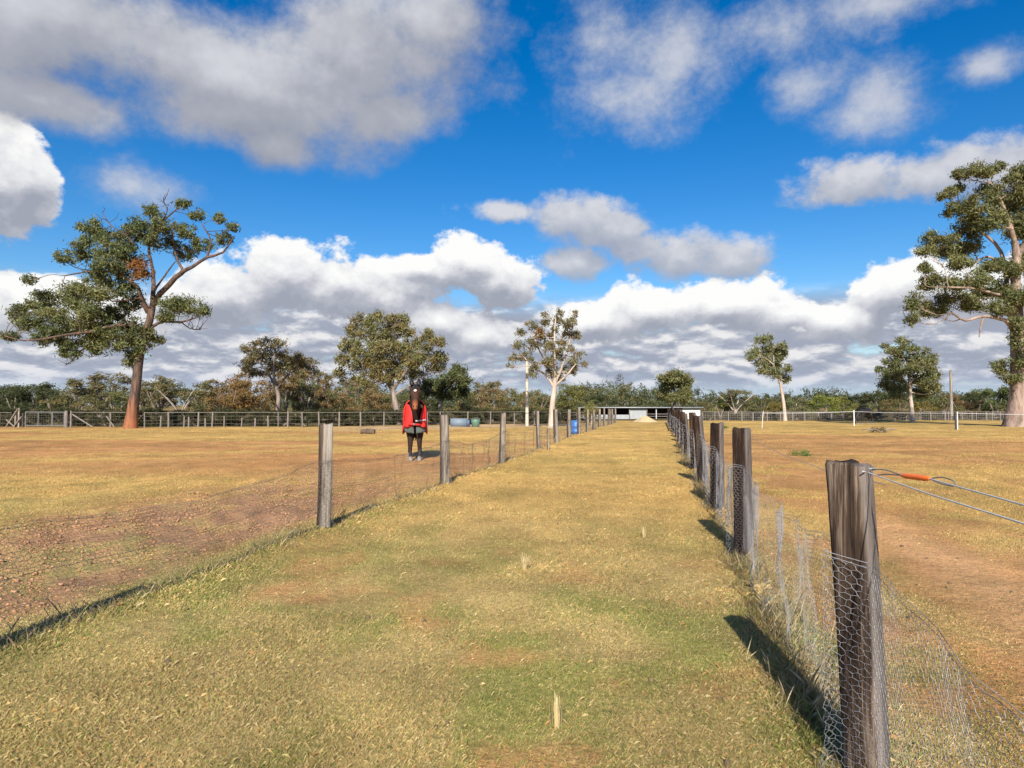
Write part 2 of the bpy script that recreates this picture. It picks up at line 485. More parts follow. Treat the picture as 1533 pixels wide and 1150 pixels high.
def C(x0, y0, s, lst):          # measurements taken on an enlarged crop -> photo pixels
    return [(x0 + b[0] / s, y0 + b[1] / s, b[2] / s, b[3] / s, *b[4:]) for b in lst]

# ------------------------------------------------------------------ camera, sun, sky
cam = bpy.data.cameras.new('camera'); cam.sensor_width = 36; cam.sensor_fit = 'HORIZONTAL'
cam.lens = 36 * F / 1533.0; cam.clip_start = 0.05; cam.clip_end = 9000
co = bpy.data.objects.new('camera', cam); link(co)
co.location = (0, 0, EYE); co.rotation_euler = (R_(90) + PITCH, 0, 0)
scene.camera = co

SUN_EL = R_(32)
sd = Vector((0.09, 1.0, 0)).normalized() * math.cos(SUN_EL); sd.z = -math.sin(SUN_EL)
sun = bpy.data.lights.new('sun', 'SUN'); sun.energy = 4.8; sun.angle = R_(0.5); sun.color = (1.0, 0.93, 0.82)
so = bpy.data.objects.new('sun', sun); link(so); so.rotation_euler = sd.to_track_quat('-Z', 'Y').to_euler()

def build_world():
    w = bpy.data.worlds.new('World'); scene.world = w; w.use_nodes = True
    nt = w.node_tree; nt.nodes.clear(); L = nt.links.new
    out = N(nt, 'ShaderNodeOutputWorld'); bg = N(nt, 'ShaderNodeBackground'); L(bg.outputs[0], out.inputs[0])
    bg.inputs['Strength'].default_value = 0.10
    sky = N(nt, 'ShaderNodeTexSky', sky_type='NISHITA'); sky.sun_disc = False
    sky.sun_elevation = SUN_EL; sky.sun_rotation = math.pi + 0.09
    sky.air_density = 1.0; sky.dust_density = 0.6; sky.ozone_density = 2.5
    hs = N(nt, 'ShaderNodeHueSaturation'); hs.inputs['Saturation'].default_value = 1.48; hs.inputs['Value'].default_value = 0.88; hs.inputs['Hue'].default_value = 0.507
    L(sky.outputs[0], hs.inputs['Color'])
    tc = N(nt, 'ShaderNodeTexCoord')
    nrm = N(nt, 'ShaderNodeVectorMath', operation='NORMALIZE'); L(tc.outputs['Generated'], nrm.inputs[0])
    sp = N(nt, 'ShaderNodeSeparateXYZ'); L(nrm.outputs[0], sp.inputs[0])
    def math_(op, a, b=None, c=None, clamp=False):
        n = N(nt, 'ShaderNodeMath', operation=op); n.use_clamp = clamp
        for i, v in enumerate((a, b, c)):
            if v is None: continue
            if isinstance(v, (int, float)): n.inputs[i].default_value = v
            else: L(v, n.inputs[i])
        return n.outputs[0]
    az = math_('ARCTAN2', sp.outputs[0], sp.outputs[1]); el = math_('ARCSINE', sp.outputs[2])
    cb = N(nt, 'ShaderNodeCombineXYZ'); L(az, cb.inputs[0]); L(el, cb.inputs[1])
    P0 = cb.outputs[0]
    def vm(op, a, b=None, c=None):
        n = N(nt, 'ShaderNodeVectorMath', operation=op)
        for i, v in enumerate((a, b, c)):
            if v is None: continue
            if isinstance(v, tuple): n.inputs[i].default_value = v
            else: L(v, n.inputs[i])
        return n.outputs['Value'] if op == 'LENGTH' else n.outputs[0]
    def noise(vec, scale, detail, rough=0.55, seed=0.0, lac=2.0, dim='3D'):
        n = N(nt, 'ShaderNodeTexNoise'); n.inputs['Scale'].default_value = scale
        n.inputs['Detail'].default_value = detail; n.inputs['Roughness'].default_value = rough
        n.inputs['Lacunarity'].default_value = lac
        v = vm('ADD', vec, (seed, seed * 0.37, seed * 0.11)); L(v, n.inputs['Vector'])
        return n
    def dirang(px, py):
        r = ray(px, py); return math.atan2(r[0], r[1]), math.asin(r[2] / np.linalg.norm(r))
    def blobs(vec, lst):        # nearness to the closest of a set of cloud cores
        acc = None
        for (px, py, rx, ry) in lst:
            a, e = dirang(px, py)
            a1, _ = dirang(px + rx, py); _, e1 = dirang(px, py - ry)
            ra, re = abs(a1 - a), abs(e1 - e)
            q = vm('MULTIPLY_ADD', vec, (1 / ra, 1 / re, 0.0), (-a / ra, -e / re, 0.0))
            ln = vm('LENGTH', q)
            acc = ln if acc is None else math_('SMOOTH_MIN', acc, ln, 0.25)
        return math_('SUBTRACT', 1.0, acc)
    def cumulus(vec, lst, amp, sc, det=6, rough=0.56):
        b = blobs(vec, lst)
        st = vm('MULTIPLY', vec, (1.0, 1.25, 1.0))
        n = noise(st, sc, det, rough, 3.1).outputs['Fac']
        return math_('ADD', b, math_('MULTIPLY_ADD', n, amp, -amp * 0.5))
    def mapr(v, a, b, c=0.0, d=1.0, smooth=True):
        n = N(nt, 'ShaderNodeMapRange'); n.interpolation_type = 'SMOOTHSTEP' if smooth else 'LINEAR'
        L(v, n.inputs[0])
        for i, x in enumerate((a, b, c, d)): n.inputs[i + 1].default_value = x
        return n.outputs[0]
    col = hs.outputs[0]
    K = 10.0                                # cloud colours below are divided by the background strength
    def paint(col, alpha, c): return mixc(nt, alpha, col, c)
    def kc(c, g=0.63): return tuple(K * g * x for x in c)
    # pale air near the horizon
    hz = mapr(el, R_(0.0), R_(9.0), 0.80, 0.0)
    col = paint(col, hz, kc((0.50, 0.68, 0.88)))
    # 1. low bands of stratocumulus far off, heaped into small puffs
    wv = noise(P0, 11.0, 3, 0.55, 8.0).outputs['Color']
    def low(dy, sx, sy, seed, det=6):
        v = vm('MULTIPLY', vm('ADD', P0, (0.0, dy, 0.0)), (sx, sy, 1.0))
        v = vm('MULTIPLY_ADD', wv, (0.50, 0.55, 0.0), v)
        return noise(v, 1.0, det, 0.60, seed).outputs['Fac']
    n1 = low(0.0, 10.0, 30.0, 5.0); n1u = low(0.010, 10.0, 30.0, 5.0)
    env = math_('MULTIPLY', mapr(el, R_(9.6), R_(7.0)), mapr(el, R_(0.6), R_(2.0), 0.30, 1.0))
    a1 = math_('MULTIPLY', mapr(n1, 0.25, 0.42), env)
    lit = mapr(math_('ADD', math_('SUBTRACT', n1, n1u), math_('MULTIPLY_ADD', n1, 0.5, -0.25)), -0.10, 0.17)
    lc = ramp(nt, [(0.0, kc((0.37, 0.41, 0.51))), (0.45, kc((0.54, 0.57, 0.65))), (1.0, kc((0.88, 0.87, 0.88)))], lit)
    lc = mixc(nt, mapr(el, R_(3.5), R_(0.8), 0.0, 0.40), lc, kc((0.42, 0.52, 0.72)))
    col = paint(col, a1, lc)
    # 2. the bank of cumulus above them
    bank = [(335, 440, 100, 62), (430, 408, 95, 58), (520, 425, 95, 58), (270, 450, 70, 46), (590, 445, 80, 36),
            (700, 396, 96, 46), (745, 418, 78, 46), (630, 398, 62, 26), (655, 482, 70, 38), (720, 500, 50, 32),
            (60, 452, 90, 40), (160, 475, 110, 42), (-40, 470, 90, 60), (890, 480, 80, 34),
            (975, 464, 90, 42), (1080, 458, 110, 42), (1180, 468, 90, 36), (1250, 480, 90, 34),
            (1325, 432, 66, 52), (1395, 425, 84, 52), (1480, 440, 110, 60), (1580, 420, 100, 70), (-20, 270, 80, 95), (40, 262, 58, 78)]
    d2 = cumulus(P0, bank, 2.3, 14.0, 9, 0.60)
    d2u = cumulus(vm('ADD', P0, (-0.005, 0.018, 0.0)), bank, 2.3, 14.0, 6, 0.60)
    d2v = blobs(vm('ADD', P0, (0.0, 0.045, 0.0)), bank)
    a2 = mapr(d2, -0.04, 0.22)
    g1 = math_('SUBTRACT', d2, d2u)
    sh = math_('ADD', math_('MULTIPLY', g1, 1.0), math_('MULTIPLY_ADD', d2v, -0.85, 0.34))
    r2 = ramp(nt, [(0.0, kc((0.37, 0.40, 0.48))), (0.30, kc((0.50, 0.52, 0.59))), (0.60, kc((0.76, 0.77, 0.81))), (1.0, kc((1.02, 1.02, 1.01)))], mapr(sh, -0.60, 0.95, 0, 1, False))
    col = paint(col, a2, r2)
    # 3. nearer, softer clouds higher up
    soft = [(850, 322, 90, 40), (765, 318, 80, 24), (905, 340, 70, 34), (865, 392, 62, 26), (1015, 385, 78, 42), (1085, 395, 66, 34), (960, 375, 55, 26),
            (1285, 262, 110, 40), (1400, 255, 140, 46), (1510, 255, 100, 48)]
    d3 = cumulus(P0, soft, 2.7, 10.0, 9, 0.64)
    d3u = cumulus(vm('ADD', P0, (-0.006, 0.030, 0.0)), soft, 2.7, 10.0, 4, 0.64)
    a3 = math_('MULTIPLY', mapr(d3, -0.18, 0.48), 0.93)
    r3 = ramp(nt, [(0.0, kc((0.40, 0.43, 0.51))), (0.5, kc((0.52, 0.54, 0.60))), (1.0, kc((0.74, 0.74, 0.77)))], mapr(math_('SUBTRACT', d3, d3u), -0.50, 1.0, 0, 1, False))
    col = paint(col, a3, r3)
    # 4. the big grey sheet overhead and the torn one to the right
    grey = [(60, 20, 330, 120), (330, 110, 300, 105), (520, 90, 190, 140), (590, 170, 95, 70), (330, 170, 190, 56), (410, 215, 60, 45), (60, 150, 190, 56),
            (650, 30, 100, 80), (-150, 60, 260, 150)]
    d4 = cumulus(P0, grey, 2.2, 6.0, 10, 0.66)
    d4u = cumulus(vm('ADD', P0, (-0.03, 0.055, 0.0)), grey, 2.2, 6.0, 4, 0.66)
    a4 = math_('MULTIPLY', mapr(d4, -0.25, 0.60), 0.94)
    r4 = ramp(nt, [(0.0, kc((0.33, 0.34, 0.395))), (0.45, kc((0.44, 0.45, 0.50))), (1.0, kc((0.74, 0.75, 0.78)))],
              mapr(math_('SUBTRACT', d4, d4u), -0.85, 1.15, 0, 1, False))
    col = paint(col, a4, r4)
    wisp = [(940, 150, 120, 70), (1010, 80, 130, 70), (1150, 45, 170, 60), (1300, 10, 170, 45), (890, 60, 90, 70), (1200, 130, 80, 50), (1310, 155, 90, 60), (1280, 175, 70, 40), (205, 280, 75, 34), (1470, 100, 60, 30)]
    d5 = cumulus(P0, wisp, 3.6, 7.0, 11, 0.68)
    a5 = math_('MULTIPLY', mapr(d5, -0.35, 1.25), 0.80)
    col = paint(col, a5, ramp(nt, [(0.0, kc((0.46, 0.50, 0.59))), (1.0, kc((0.70, 0.71, 0.75)))], mapr(d5, 0.1, 1.3, 0, 1, False)))
    L(col, bg.inputs[0])
build_world()
scene.view_settings.view_transform = 'Standard'; scene.view_settings.look = 'None'
scene.view_settings.gamma = 1.0; scene.view_settings.exposure = 0.62; scene.view_settings.use_curve_mapping = False
scene.render.engine = 'CYCLES'
scene.cycles.max_bounces = 6; scene.cycles.diffuse_bounces = 3; scene.cycles.transmission_bounces = 3
scene.cycles.transparent_max_bounces = 6
scene.cycles.use_denoising = True
try: scene.world.cycles.sampling_method = 'MANUAL'; scene.world.cycles.sample_map_resolution = 512
except Exception: pass

# ------------------------------------------------------------------ ground
SOIL = np.array((0.50, 0.235, 0.09)); SOIL_PALE = np.array((0.62, 0.375, 0.175)); CHURN = np.array((0.42, 0.235, 0.13))
STRAW = np.array((0.53, 0.40, 0.175)); STRAW2 = np.array((0.48, 0.345, 0.165)); GRN = np.array((0.26, 0.275, 0.072))
GOLD = np.array((0.58, 0.38, 0.128))

def ground_colour(x, y):
    s, g, n3 = masks(x, y)
    l = x * LV[0] + y * LV[1]; u = x * LU[0] + y * LU[1]
    n = fbm(x * 0.4, y * 0.4, 41, 4)[:, None]
    c = STRAW * n * 1.0 + STRAW2 * (1 - n)
    far = sstep(3.5, 12, u)[:, None]
    c = c * (1 - far) + far * (GOLD * (0.80 + 0.45 * fbm(x * 0.09, y * 0.35, 44, 4))[:, None])
    g = np.clip(g * 0.8 + 0.20 * (1 - sstep(4, 12, u)), 0, 1)
    c = c * (1 - g[:, None] * 0.7) + GRN * g[:, None] * 0.7
    ch = churn(l, u)[:, None]
    so = SOIL * (1 - n3[:, None] * 0.6) + SOIL_PALE * n3[:, None] * 0.6
    so = so * (1 - ch) + CHURN * ch
    pth = (sstep(L_RIGHT, L_RIGHT + .4, l) * np.exp(-((l - 2.55 - 0.02 * u) / 0.5) ** 2) * sstep(3.2, 5.0, u) * (1 - sstep(8, 12, u)))[:, None]
    so = so * (1 - pth * .8) + np.array((0.72, 0.43, 0.21)) * pth * .8
    s = s[:, None]
    c = c * (1 - s) + so * s
    # pale sandy strip before the left far fence, leaf litter under the woods
    fd = fence_depth(x, y)
    sand = sstep(-10, -5, y - fd) * (1 - sstep(-0.5, 1.5, y - fd)) * sstep(-13, -9, x) * (1 - sstep(5, 8, x)) * sstep(0.25, 0.45, fbm(x * 0.25, y * 0.5, 47, 3))
    c = c * (1 - 0.8 * sand[:, None]) + 0.8 * sand[:, None] * np.array((0.60, 0.42, 0.27))
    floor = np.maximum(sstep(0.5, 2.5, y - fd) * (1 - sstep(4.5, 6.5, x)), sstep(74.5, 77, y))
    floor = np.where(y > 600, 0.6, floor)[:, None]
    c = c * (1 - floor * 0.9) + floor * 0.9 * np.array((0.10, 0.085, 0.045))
    c = c * (1 + (fbm(x * 0.55, y * 1.1, 48, 3) - 0.5) * 0.75 * sstep(12, 25, y))[:, None]
    return c * (0.74 + 0.52 * fbm(x * 2.7, y * 2.7, 42, 4))[:, None] * (0.88 + 0.24 * fbm(x * 0.8, y * 0.8, 43, 3))[:, None]

def build_ground():
    a1 = np.radians(np.arange(-62, 62, 0.25)); a2 = np.radians(np.arange(62, 298, 2.0))
    ang = np.concatenate([a1, a2])
    rad = 0.5 * np.exp(np.linspace(0, math.log(7000 / 0.5), 470))
    A, Rr = np.meshgrid(ang, rad, indexing='xy')
    x = Rr * np.sin(A); y = Rr * np.cos(A)
    z = terrain(x.ravel(), y.ravel())
    V = np.stack([x.ravel(), y.ravel(), z], 1)
    n, m = A.shape
    i, j = np.meshgrid(np.arange(n - 1), np.arange(m), indexing='ij'); k = (j + 1) % m
    q = np.stack([i * m + j, (i + 1) * m + j, (i + 1) * m + k, i * m + k], -1).reshape(-1, 4)
    colr = ground_colour(V[:, 0], V[:, 1])
    mb = MB(); mb.add(V, q, colr)
    cz = np.array([[0, 0, float(terrain(np.array([0.0]), np.array([0.0]))[0])]])
    mb.add(np.vstack([V[:m], cz]), [[jj, (jj + 1) % m, m, m] for jj in range(m)], np.vstack([colr[:m], colr[:1]]))
    mt, nt, b = new_mat('paddock_ground')
    a = N(nt, 'ShaderNodeAttribute', attribute_name='tint')
    tc = tcoord(nt)
    f1 = noise_fac(nt, tc, 34.0, 6, 0.7); f2 = noise_fac(nt, mapped(nt, tc, (1, 0.45, 1)), 1.6, 6, 0.68)
    f3 = noise_fac(nt, tc, 9.0, 5, 0.7)
    c = mixc(nt, 1.0, a.outputs['Color'], ramp(nt, [(0.30, (0.62, 0.60, 0.58)), (0.55, (1.0, 1.0, 1.0)), (0.75, (1.22, 1.2, 1.15))], f1), 'MULTIPLY')
    c = mixc(nt, 1.0, c, ramp(nt, [(0.30, (0.80, 0.84, 0.78)), (0.7, (1.16, 1.10, 1.05))], f2), 'MULTIPLY')
    c = mixc(nt, 1.0, c, ramp(nt, [(0.30, (0.78, 0.76, 0.74)), (0.55, (1.02, 1.0, 1.0))], f3), 'MULTIPLY')
    nt.links.new(c, b.inputs['Base Color']); b.inputs['Roughness'].default_value = 0.95; b.inputs['Specular IOR Level'].default_value = 0.1
    ad = N(nt, 'ShaderNodeMath', operation='MULTIPLY_ADD'); nt.links.new(f3, ad.inputs[0]); ad.inputs[1].default_value = 1.5; nt.links.new(f1, ad.inputs[2])
    bump(nt, b, ad.outputs[0], 0.7, 0.035)
    tag(mb.build('ground', mt), kind='structure')
build_ground()

def build_grass(n=1600000):
    """short paddock grass: single bent blades, denser near the lane's near end"""
    g = np.random.default_rng(5)
    y = 1.5 * np.exp(g.uniform(0, 1, n) ** 1.10 * math.log(44 / 1.5))
    x = g.uniform(-1, 1, n) * (y * 0.86 + 0.6)
    s, gr, n3 = masks(x, y)
    l = x * LV[0] + y * LV[1]; u = x * LU[0] + y * LU[1]
    thick = fbm(x * 1.3, y * 1.3, 51, 3)
    edge = np.exp(-((l - L_RIGHT) / 0.22) ** 2) + 0.8 * np.exp(-((l - L_LEFT) / 0.25) ** 2)
    keep = g.uniform(0, 1, n) < (1 - 0.88 * s) * (0.35 + 0.9 * thick) + 0.4 * edge
    x, y, s, gr, thick, edge, l = x[keep], y[keep], s[keep], gr[keep], thick[keep], edge[keep], l[keep]
    n = len(x); z = terrain(x, y)
    h = g.uniform(0.007, 0.020, n) * (0.7 + 0.9 * thick) * (1 + 1.6 * np.clip(edge, 0, 1) * g.uniform(0, 1, n)) * np.clip(0.85 + y / 30, 0.9, 1.5)
    w = np.maximum(0.0008, 0.00034 * y) * g.uniform(0.7, 1.4, n)
    dirn = g.uniform(0, 2 * np.pi, n); lean = np.clip(g.normal(0.85, 0.38, n), 0.05, 1.45)
    green = (g.uniform(0, 1, n) < gr * 0.52 + 0.22 * (1 - sstep(4, 12, y)) + 0.03)
    lean = np.where(green, lean * 0.75, lean)
    hx, hy = np.cos(dirn), np.sin(dirn)
    long = np.where(g.uniform(0, 1, n) < 0.04, 1.9, 1.0)
    h = h * long
    tipx = x + hx * h * np.sin(lean) * 1.05; tipy = y + hy * h * np.sin(lean) * 1.05; tipz = z + h * np.cos(lean) + 0.004
    sx, sy = -hy, hx
    v = np.stack([np.stack([x - sx * w / 2, y - sy * w / 2, z - 0.004], 1), np.stack([x + sx * w / 2, y + sy * w / 2, z - 0.004], 1),
                  np.stack([(x + tipx) / 2 + sx * w * 0.30, (y + tipy) / 2 + sy * w * 0.30, z + h * np.cos(lean * 0.6) * 0.62], 1),
                  np.stack([tipx, tipy, tipz], 1)], 1)
    f = np.arange(n * 4).reshape(n, 4)
    straw = np.array([(0.56, 0.435, 0.195), (0.51, 0.39, 0.165), (0.59, 0.475, 0.235), (0.46, 0.33, 0.135), (0.55, 0.405, 0.155)])
    grn = np.array([(0.22, 0.255, 0.050), (0.28, 0.295, 0.070), (0.17, 0.215, 0.045), (0.32, 0.31, 0.095)])
    c = straw[g.integers(0, len(straw), n)]
    gold = sstep(3.5, 12, y)[:, None]
    c = c * (1 - gold * 0.6) + gold * 0.6 * GOLD * 1.1
    c = np.where(green[:, None], grn[g.integers(0, len(grn), n)], c)
    c = c * (g.uniform(0.78, 1.18, n) * (0.72 + 0.56 * fbm(x * 2.7, y * 2.7, 42, 4)) * (0.86 + 0.28 * fbm(x * 0.8, y * 0.8, 43, 3)))[:, None]
    c = np.where((~green & (g.uniform(0, 1, n) < 0.10 + 0.35 * s))[:, None], c * np.array((0.88, 0.62, 0.50)), c)
    mb = MB(); mb.add(v.reshape(-1, 3), f, np.repeat(c, 4, 0))
    tag(mb.build('grass', M['grass'], smooth=False), kind='stuff')
build_grass()

def build_clods(n=16000):
    """lumps of trodden earth in the churned strip"""
    g = np.random.default_rng(9)
    u = g.uniform(3.0, 15, n); l = g.uniform(-8.0, -4.1, n)
    k = g.uniform(0, 1, n) < churn(l, u) * (0.2 + 1.1 * sstep(0.4, 0.6, fbm(u * 0.9, l * 0.9, 61, 3)))
    u, l = u[k], l[k]; n = len(u)
    p = LU[None] * u[:, None] + LV[None] * l[:, None]
    z = terrain(p[:, 0], p[:, 1])
    t = (1 + 5 ** 0.5) / 2
    ico = np.array([(-1, t, 0), (1, t, 0), (-1, -t, 0), (1, -t, 0), (0, -1, t), (0, 1, t), (0, -1, -t), (0, 1, -t), (t, 0, -1), (t, 0, 1), (-t, 0, -1), (-t, 0, 1)]) / 1.9
    fc = np.array([(0, 11, 5), (0, 5, 1), (0, 1, 7), (0, 7, 10), (0, 10, 11), (1, 5, 9), (5, 11, 4), (11, 10, 2), (10, 7, 6), (7, 1, 8), (3, 9, 4), (3, 4, 2), (3, 2, 6), (3, 6, 8), (3, 8, 9), (4, 9, 5), (2, 4, 11), (6, 2, 10), (8, 6, 7), (9, 8, 1)])
    sz = np.minimum(g.gamma(1.4, 0.0045, n) + 0.003, 0.017)
    v = ico[None] * (1 + g.normal(0, 0.30, (n, 12, 1))) * sz[:, None, None] * np.array([1.2, 1, 0.7]) + np.stack([p[:, 0], p[:, 1], z + sz * 0.2], 1)[:, None]
    f = (fc[None] + (np.arange(n) * 12)[:, None, None]).reshape(-1, 3)
    mb = MB(); mb.add(v.reshape(-1, 3), f)
    tag(mb.build('earth_clods', M['clod'], smooth=False), kind='stuff')
build_clods()

def build_fence_grass(n=26000):
    """longer dead stalks left standing along the feet of the two lane fences"""
    g = np.random.default_rng(6)
    side = g.uniform(0, 1, n) < 0.80
    u = 1.2 * np.exp(g.uniform(0, 1, n) * math.log(26 / 1.2))
    l = np.where(side, L_RIGHT - 0.03, L_LEFT) + g.normal(0, 0.11, n)
    x = LU[0] * u + LV[0] * l; y = LU[1] * u + LV[1] * l
    k = (fbm(u * 1.9, l * 0 + side, 66, 3) > 0.42) & (y > 1.2)
    u, l, x, y, side = u[k], l[k], x[k], y[k], side[k]; n = len(u); z = terrain(x, y)
    h = g.gamma(2.2, 0.024, n) * np.clip(0.9 + y / 40, .9, 1.4) + 0.015
    w = np.maximum(0.0012, 0.0004 * y) * g.uniform(.7, 1.3, n)
    a = g.uniform(0, 2 * np.pi, n); ln = np.abs(g.normal(0.45, 0.35, n)); hx, hy = np.cos(a), np.sin(a)
    tip = np.stack([x + hx * h * np.sin(ln), y + hy * h * np.sin(ln), z + h * np.cos(ln)], 1)
    b0 = np.stack([x + hy * w / 2, y - hx * w / 2, z - .005], 1); b1 = np.stack([x - hy * w / 2, y + hx * w / 2, z - .005], 1)
    md = (b0 + b1) / 4 + tip / 2 + np.stack([-hy * w * .35, hx * w * .35, h * .10], 1)
    v = np.stack([b0, b1, md, tip], 1)
    pal = np.array([(0.46, 0.35, 0.18), (0.36, 0.25, 0.13), (0.56, 0.46, 0.27), (0.28, 0.19, 0.10), (0.24, 0.25, 0.07)])
    c = pal[g.integers(0, 5, n)] * g.uniform(.8, 1.15, n)[:, None]
    mb = MB(); mb.add(v.reshape(-1, 3), np.arange(n * 4).reshape(n, 4), np.repeat(c, 4, 0))
    tag(mb.build('dry_stalks', M['grass'], smooth=False), kind='stuff')
build_fence_grass()

def build_litter(n=300):
    """dark crumbs of old dung and dead leaves lying on the turf"""
    g = np.random.default_rng(19)
    y = 2.0 * np.exp(g.uniform(0, 1, n) * math.log(22 / 2.0)); x = g.uniform(-1, 1, n) * y * 0.8
    z = terrain(x, y)
    th = np.linspace(0, 2 * np.pi, 6, endpoint=False)
    r = g.gamma(2.0, 0.0032, n) + 0.003
    ring = np.stack([np.cos(th), np.sin(th), 0 * th], 1)[None] * r[:, None, None] * g.uniform(.6, 1.3, (n, 6, 1))
    V = np.concatenate([ring + [0, 0, .002], ring * .7 + np.array([0, 0, 1.0]) * r[:, None, None] * .5 + [0, 0, .008], np.zeros((n, 1, 3)) + np.array([0, 0, 1.0]) * r[:, None, None] * .7 + [0, 0, .010]], 1) + np.stack([x, y, z], 1)[:, None]
    f = []
    for j in range(6):
        k = (j + 1) % 6; f += [[j, k, 6 + k, 6 + j], [6 + j, 6 + k, 12, 12]]
    mb = MB(); mb.add(V.reshape(-1, 3), (np.array(f)[None] + (np.arange(n) * 13)[:, None, None]).reshape(-1, 4))
    tag(mb.build('dung_crumbs', plain('old_dung', (0.14, 0.095, 0.05), 0.95, 20, 0.4)), kind='stuff')
build_litter()

def grass_tuft(px, py, h, n, label, seed, spread=0.5):
    g = np.random.default_rng(seed)
    d = EYE / max((py - 606) / F, 1e-3); q = ground_px(px, d)
    mb = MB(); straw = np.array([(0.66, 0.53, 0.27), (0.58, 0.44, 0.20), (0.72, 0.60, 0.34)])
    for i in range(n):
        a = g.uniform(0, 6.28); ln = g.uniform(0.1, spread); hh = h * g.uniform(0.55, 1.1)
        b0 = np.array([math.cos(a), math.sin(a), 0]) * g.uniform(0, 0.03) + np.array([0, 0, -0.02])
        tip = np.array([math.cos(a) * math.sin(ln) * hh, math.sin(a) * math.sin(ln) * hh, math.cos(ln) * hh])
        mid = (b0 + tip) / 2 + np.array([0, 0, 0.12 * hh])
        P = spline([b0, mid, tip], 6); w = np.linspace(0.0016, 0.0006, len(P)) * (1 + d / 8)
        s = np.array([-math.sin(a), math.cos(a), 0])
        G = np.stack([P - s * w[:, None], P + s * w[:, None]], 1)
        mb.grid(G); mb.hascol = True; mb.cols[-1][:, :3] = straw[g.integers(0, 3)] * g.uniform(0.8, 1.15)
    o = mb.build('grass_tuft', M['grass'], smooth=False); o.location = q
    tag(o, label, 'grass tuft')
grass_tuft(785, 852, 0.15, 60, 'spiky tuft of pale dry grass in the middle of the lane', 1, 0.75)
grass_tuft(832, 1080, 0.15, 45, 'small upright pale straw tuft nearest the camera on the lane', 2, 0.34)
grass_tuft(962, 803, 0.12, 24, 'small pale dry tuft on the right half of the lane', 3, 0.6)

# ------------------------------------------------------------------ the trees that stand out
s1 = 2.875
hero_tree('eucalyptus_tree', 'large leaning gum tree with rust coloured trunk foot standing at the left paddock fence', 44, (195, 640),
    [(195, 640, 18.5), (198, 618, 16), (203, 583, 14), (209, 534, 12.2), (217, 500, 11), (224, 480, 10.5), (228, 458, 10)],
    [[(228, 458, 9), (240, 440, 8, -.3), (264, 416, 7.5, -.6), (275, 406, 6.5, -.8), (289, 399, 5, -1), (310, 385, 4.5, -1), (334, 378, 3, -1.2), (351, 353, 1.6, -1.4)],
     [(310, 385, 3.5, -1), (315, 360, 2.6, -1), (303, 336, 1.6, -.8)],
     [(275, 406, 4.5, -.8), (266, 390, 3.5, -.6), (261, 370, 3, 0), (257, 345, 2, 0)],
     [(228, 462, 8), (230, 423, 6, .4), (228, 399, 5, .6), (223, 367, 4, .8), (243, 333, 3, .6), (271, 308, 1.6, .4)],
     [(222, 468, 8), (209, 437, 6, -.8), (203, 427, 5, -1.2), (174, 409, 4, -1.5), (139, 406, 3, -1.2), (97, 413, 1.6, -1)],
     [(216, 502, 8), (195, 486, 6, -.8), (160, 490, 5, -1.4), (139, 496, 4.4, -1.6), (100, 501, 3.4, -1.8), (70, 507, 3, -1.6), (35, 510, 2.2, -1.6), (7, 503, 1.4, -1.4)],
     [(212, 520, 5), (180, 508, 4, .9), (150, 510, 3.4, 1.2), (118, 527, 2.4, 1.4)],
     [(224, 492, 5), (243, 482, 4, .5), (271, 482, 3, .7), (296, 475, 2, .8)],
     [(228, 440, 4, .4), (238, 425, 3.2), (250, 408, 2.4), (262, 392, 1.6)]],
    C(0, 270, s1, [(390, 205, 62, 36), (280, 335, 42, 30), (370, 305, 75, 48), (480, 295, 85, 52), (125, 432, 32, 18),
     (640, 135, 42, 32), (600, 215, 75, 45), (690, 190, 60, 46), (790, 100, 36, 24), (850, 150, 38, 24), (945, 165, 26, 22), (800, 225, 46, 38), (870, 280, 56, 32),
     (800, 310, 50, 36), (690, 265, 75, 40), (960, 255, 34, 30), (1000, 205, 26, 22), (480, 385, 100, 40), (560, 330, 55, 38), (605, 395, 50, 46, -2.0, RUST),
     (300, 490, 120, 44), (450, 480, 105, 48), (545, 520, 62, 52), (180, 530, 80, 42), (80, 580, 56, 36), (330, 570, 110, 46), (250, 640, 100, 44), (130, 625, 56, 36),
     (40, 672, 46, 20), (470, 640, 80, 46), (190, 690, 50, 28), (300, 740, 45, 34), (520, 700, 80, 46), (420, 725, 55, 36), (565, 775, 46, 36), (640, 665, 44, 40),
     (780, 535, 95, 38), (720, 585, 46, 30), (850, 560, 50, 32), (685, 690, 26, 20), (500, 580, 55, 40), (390, 620, 90, 46), (430, 665, 80, 44), (310, 695, 60, 34), (565, 640, 50, 44), (600, 720, 44, 44), (420, 430, 70, 36), (540, 440, 50, 40), (220, 590, 80, 36), (560, 250, 60, 40), (440, 240, 56, 34)]),
    M['bark_red'], GREEN + OLIVE[:1], 0.22, 0.60, seed=21, lump=14, fill=0.37,
    bare=[[(200, 365, 2.2), (188, 352, 1.9), (167, 338, 1.4), (153, 318, 0.9)], [(118, 527, 2), (110, 538, 1.5), (97, 548, 0.8)], [(139, 406, 2), (112, 400, 1.4), (88, 385, 0.8)],
          [(271, 482, 2), (285, 492, 1.4), (300, 494, 0.8)], [(243, 333, 2), (250, 315, 1.5), (245, 302, 0.9)]])

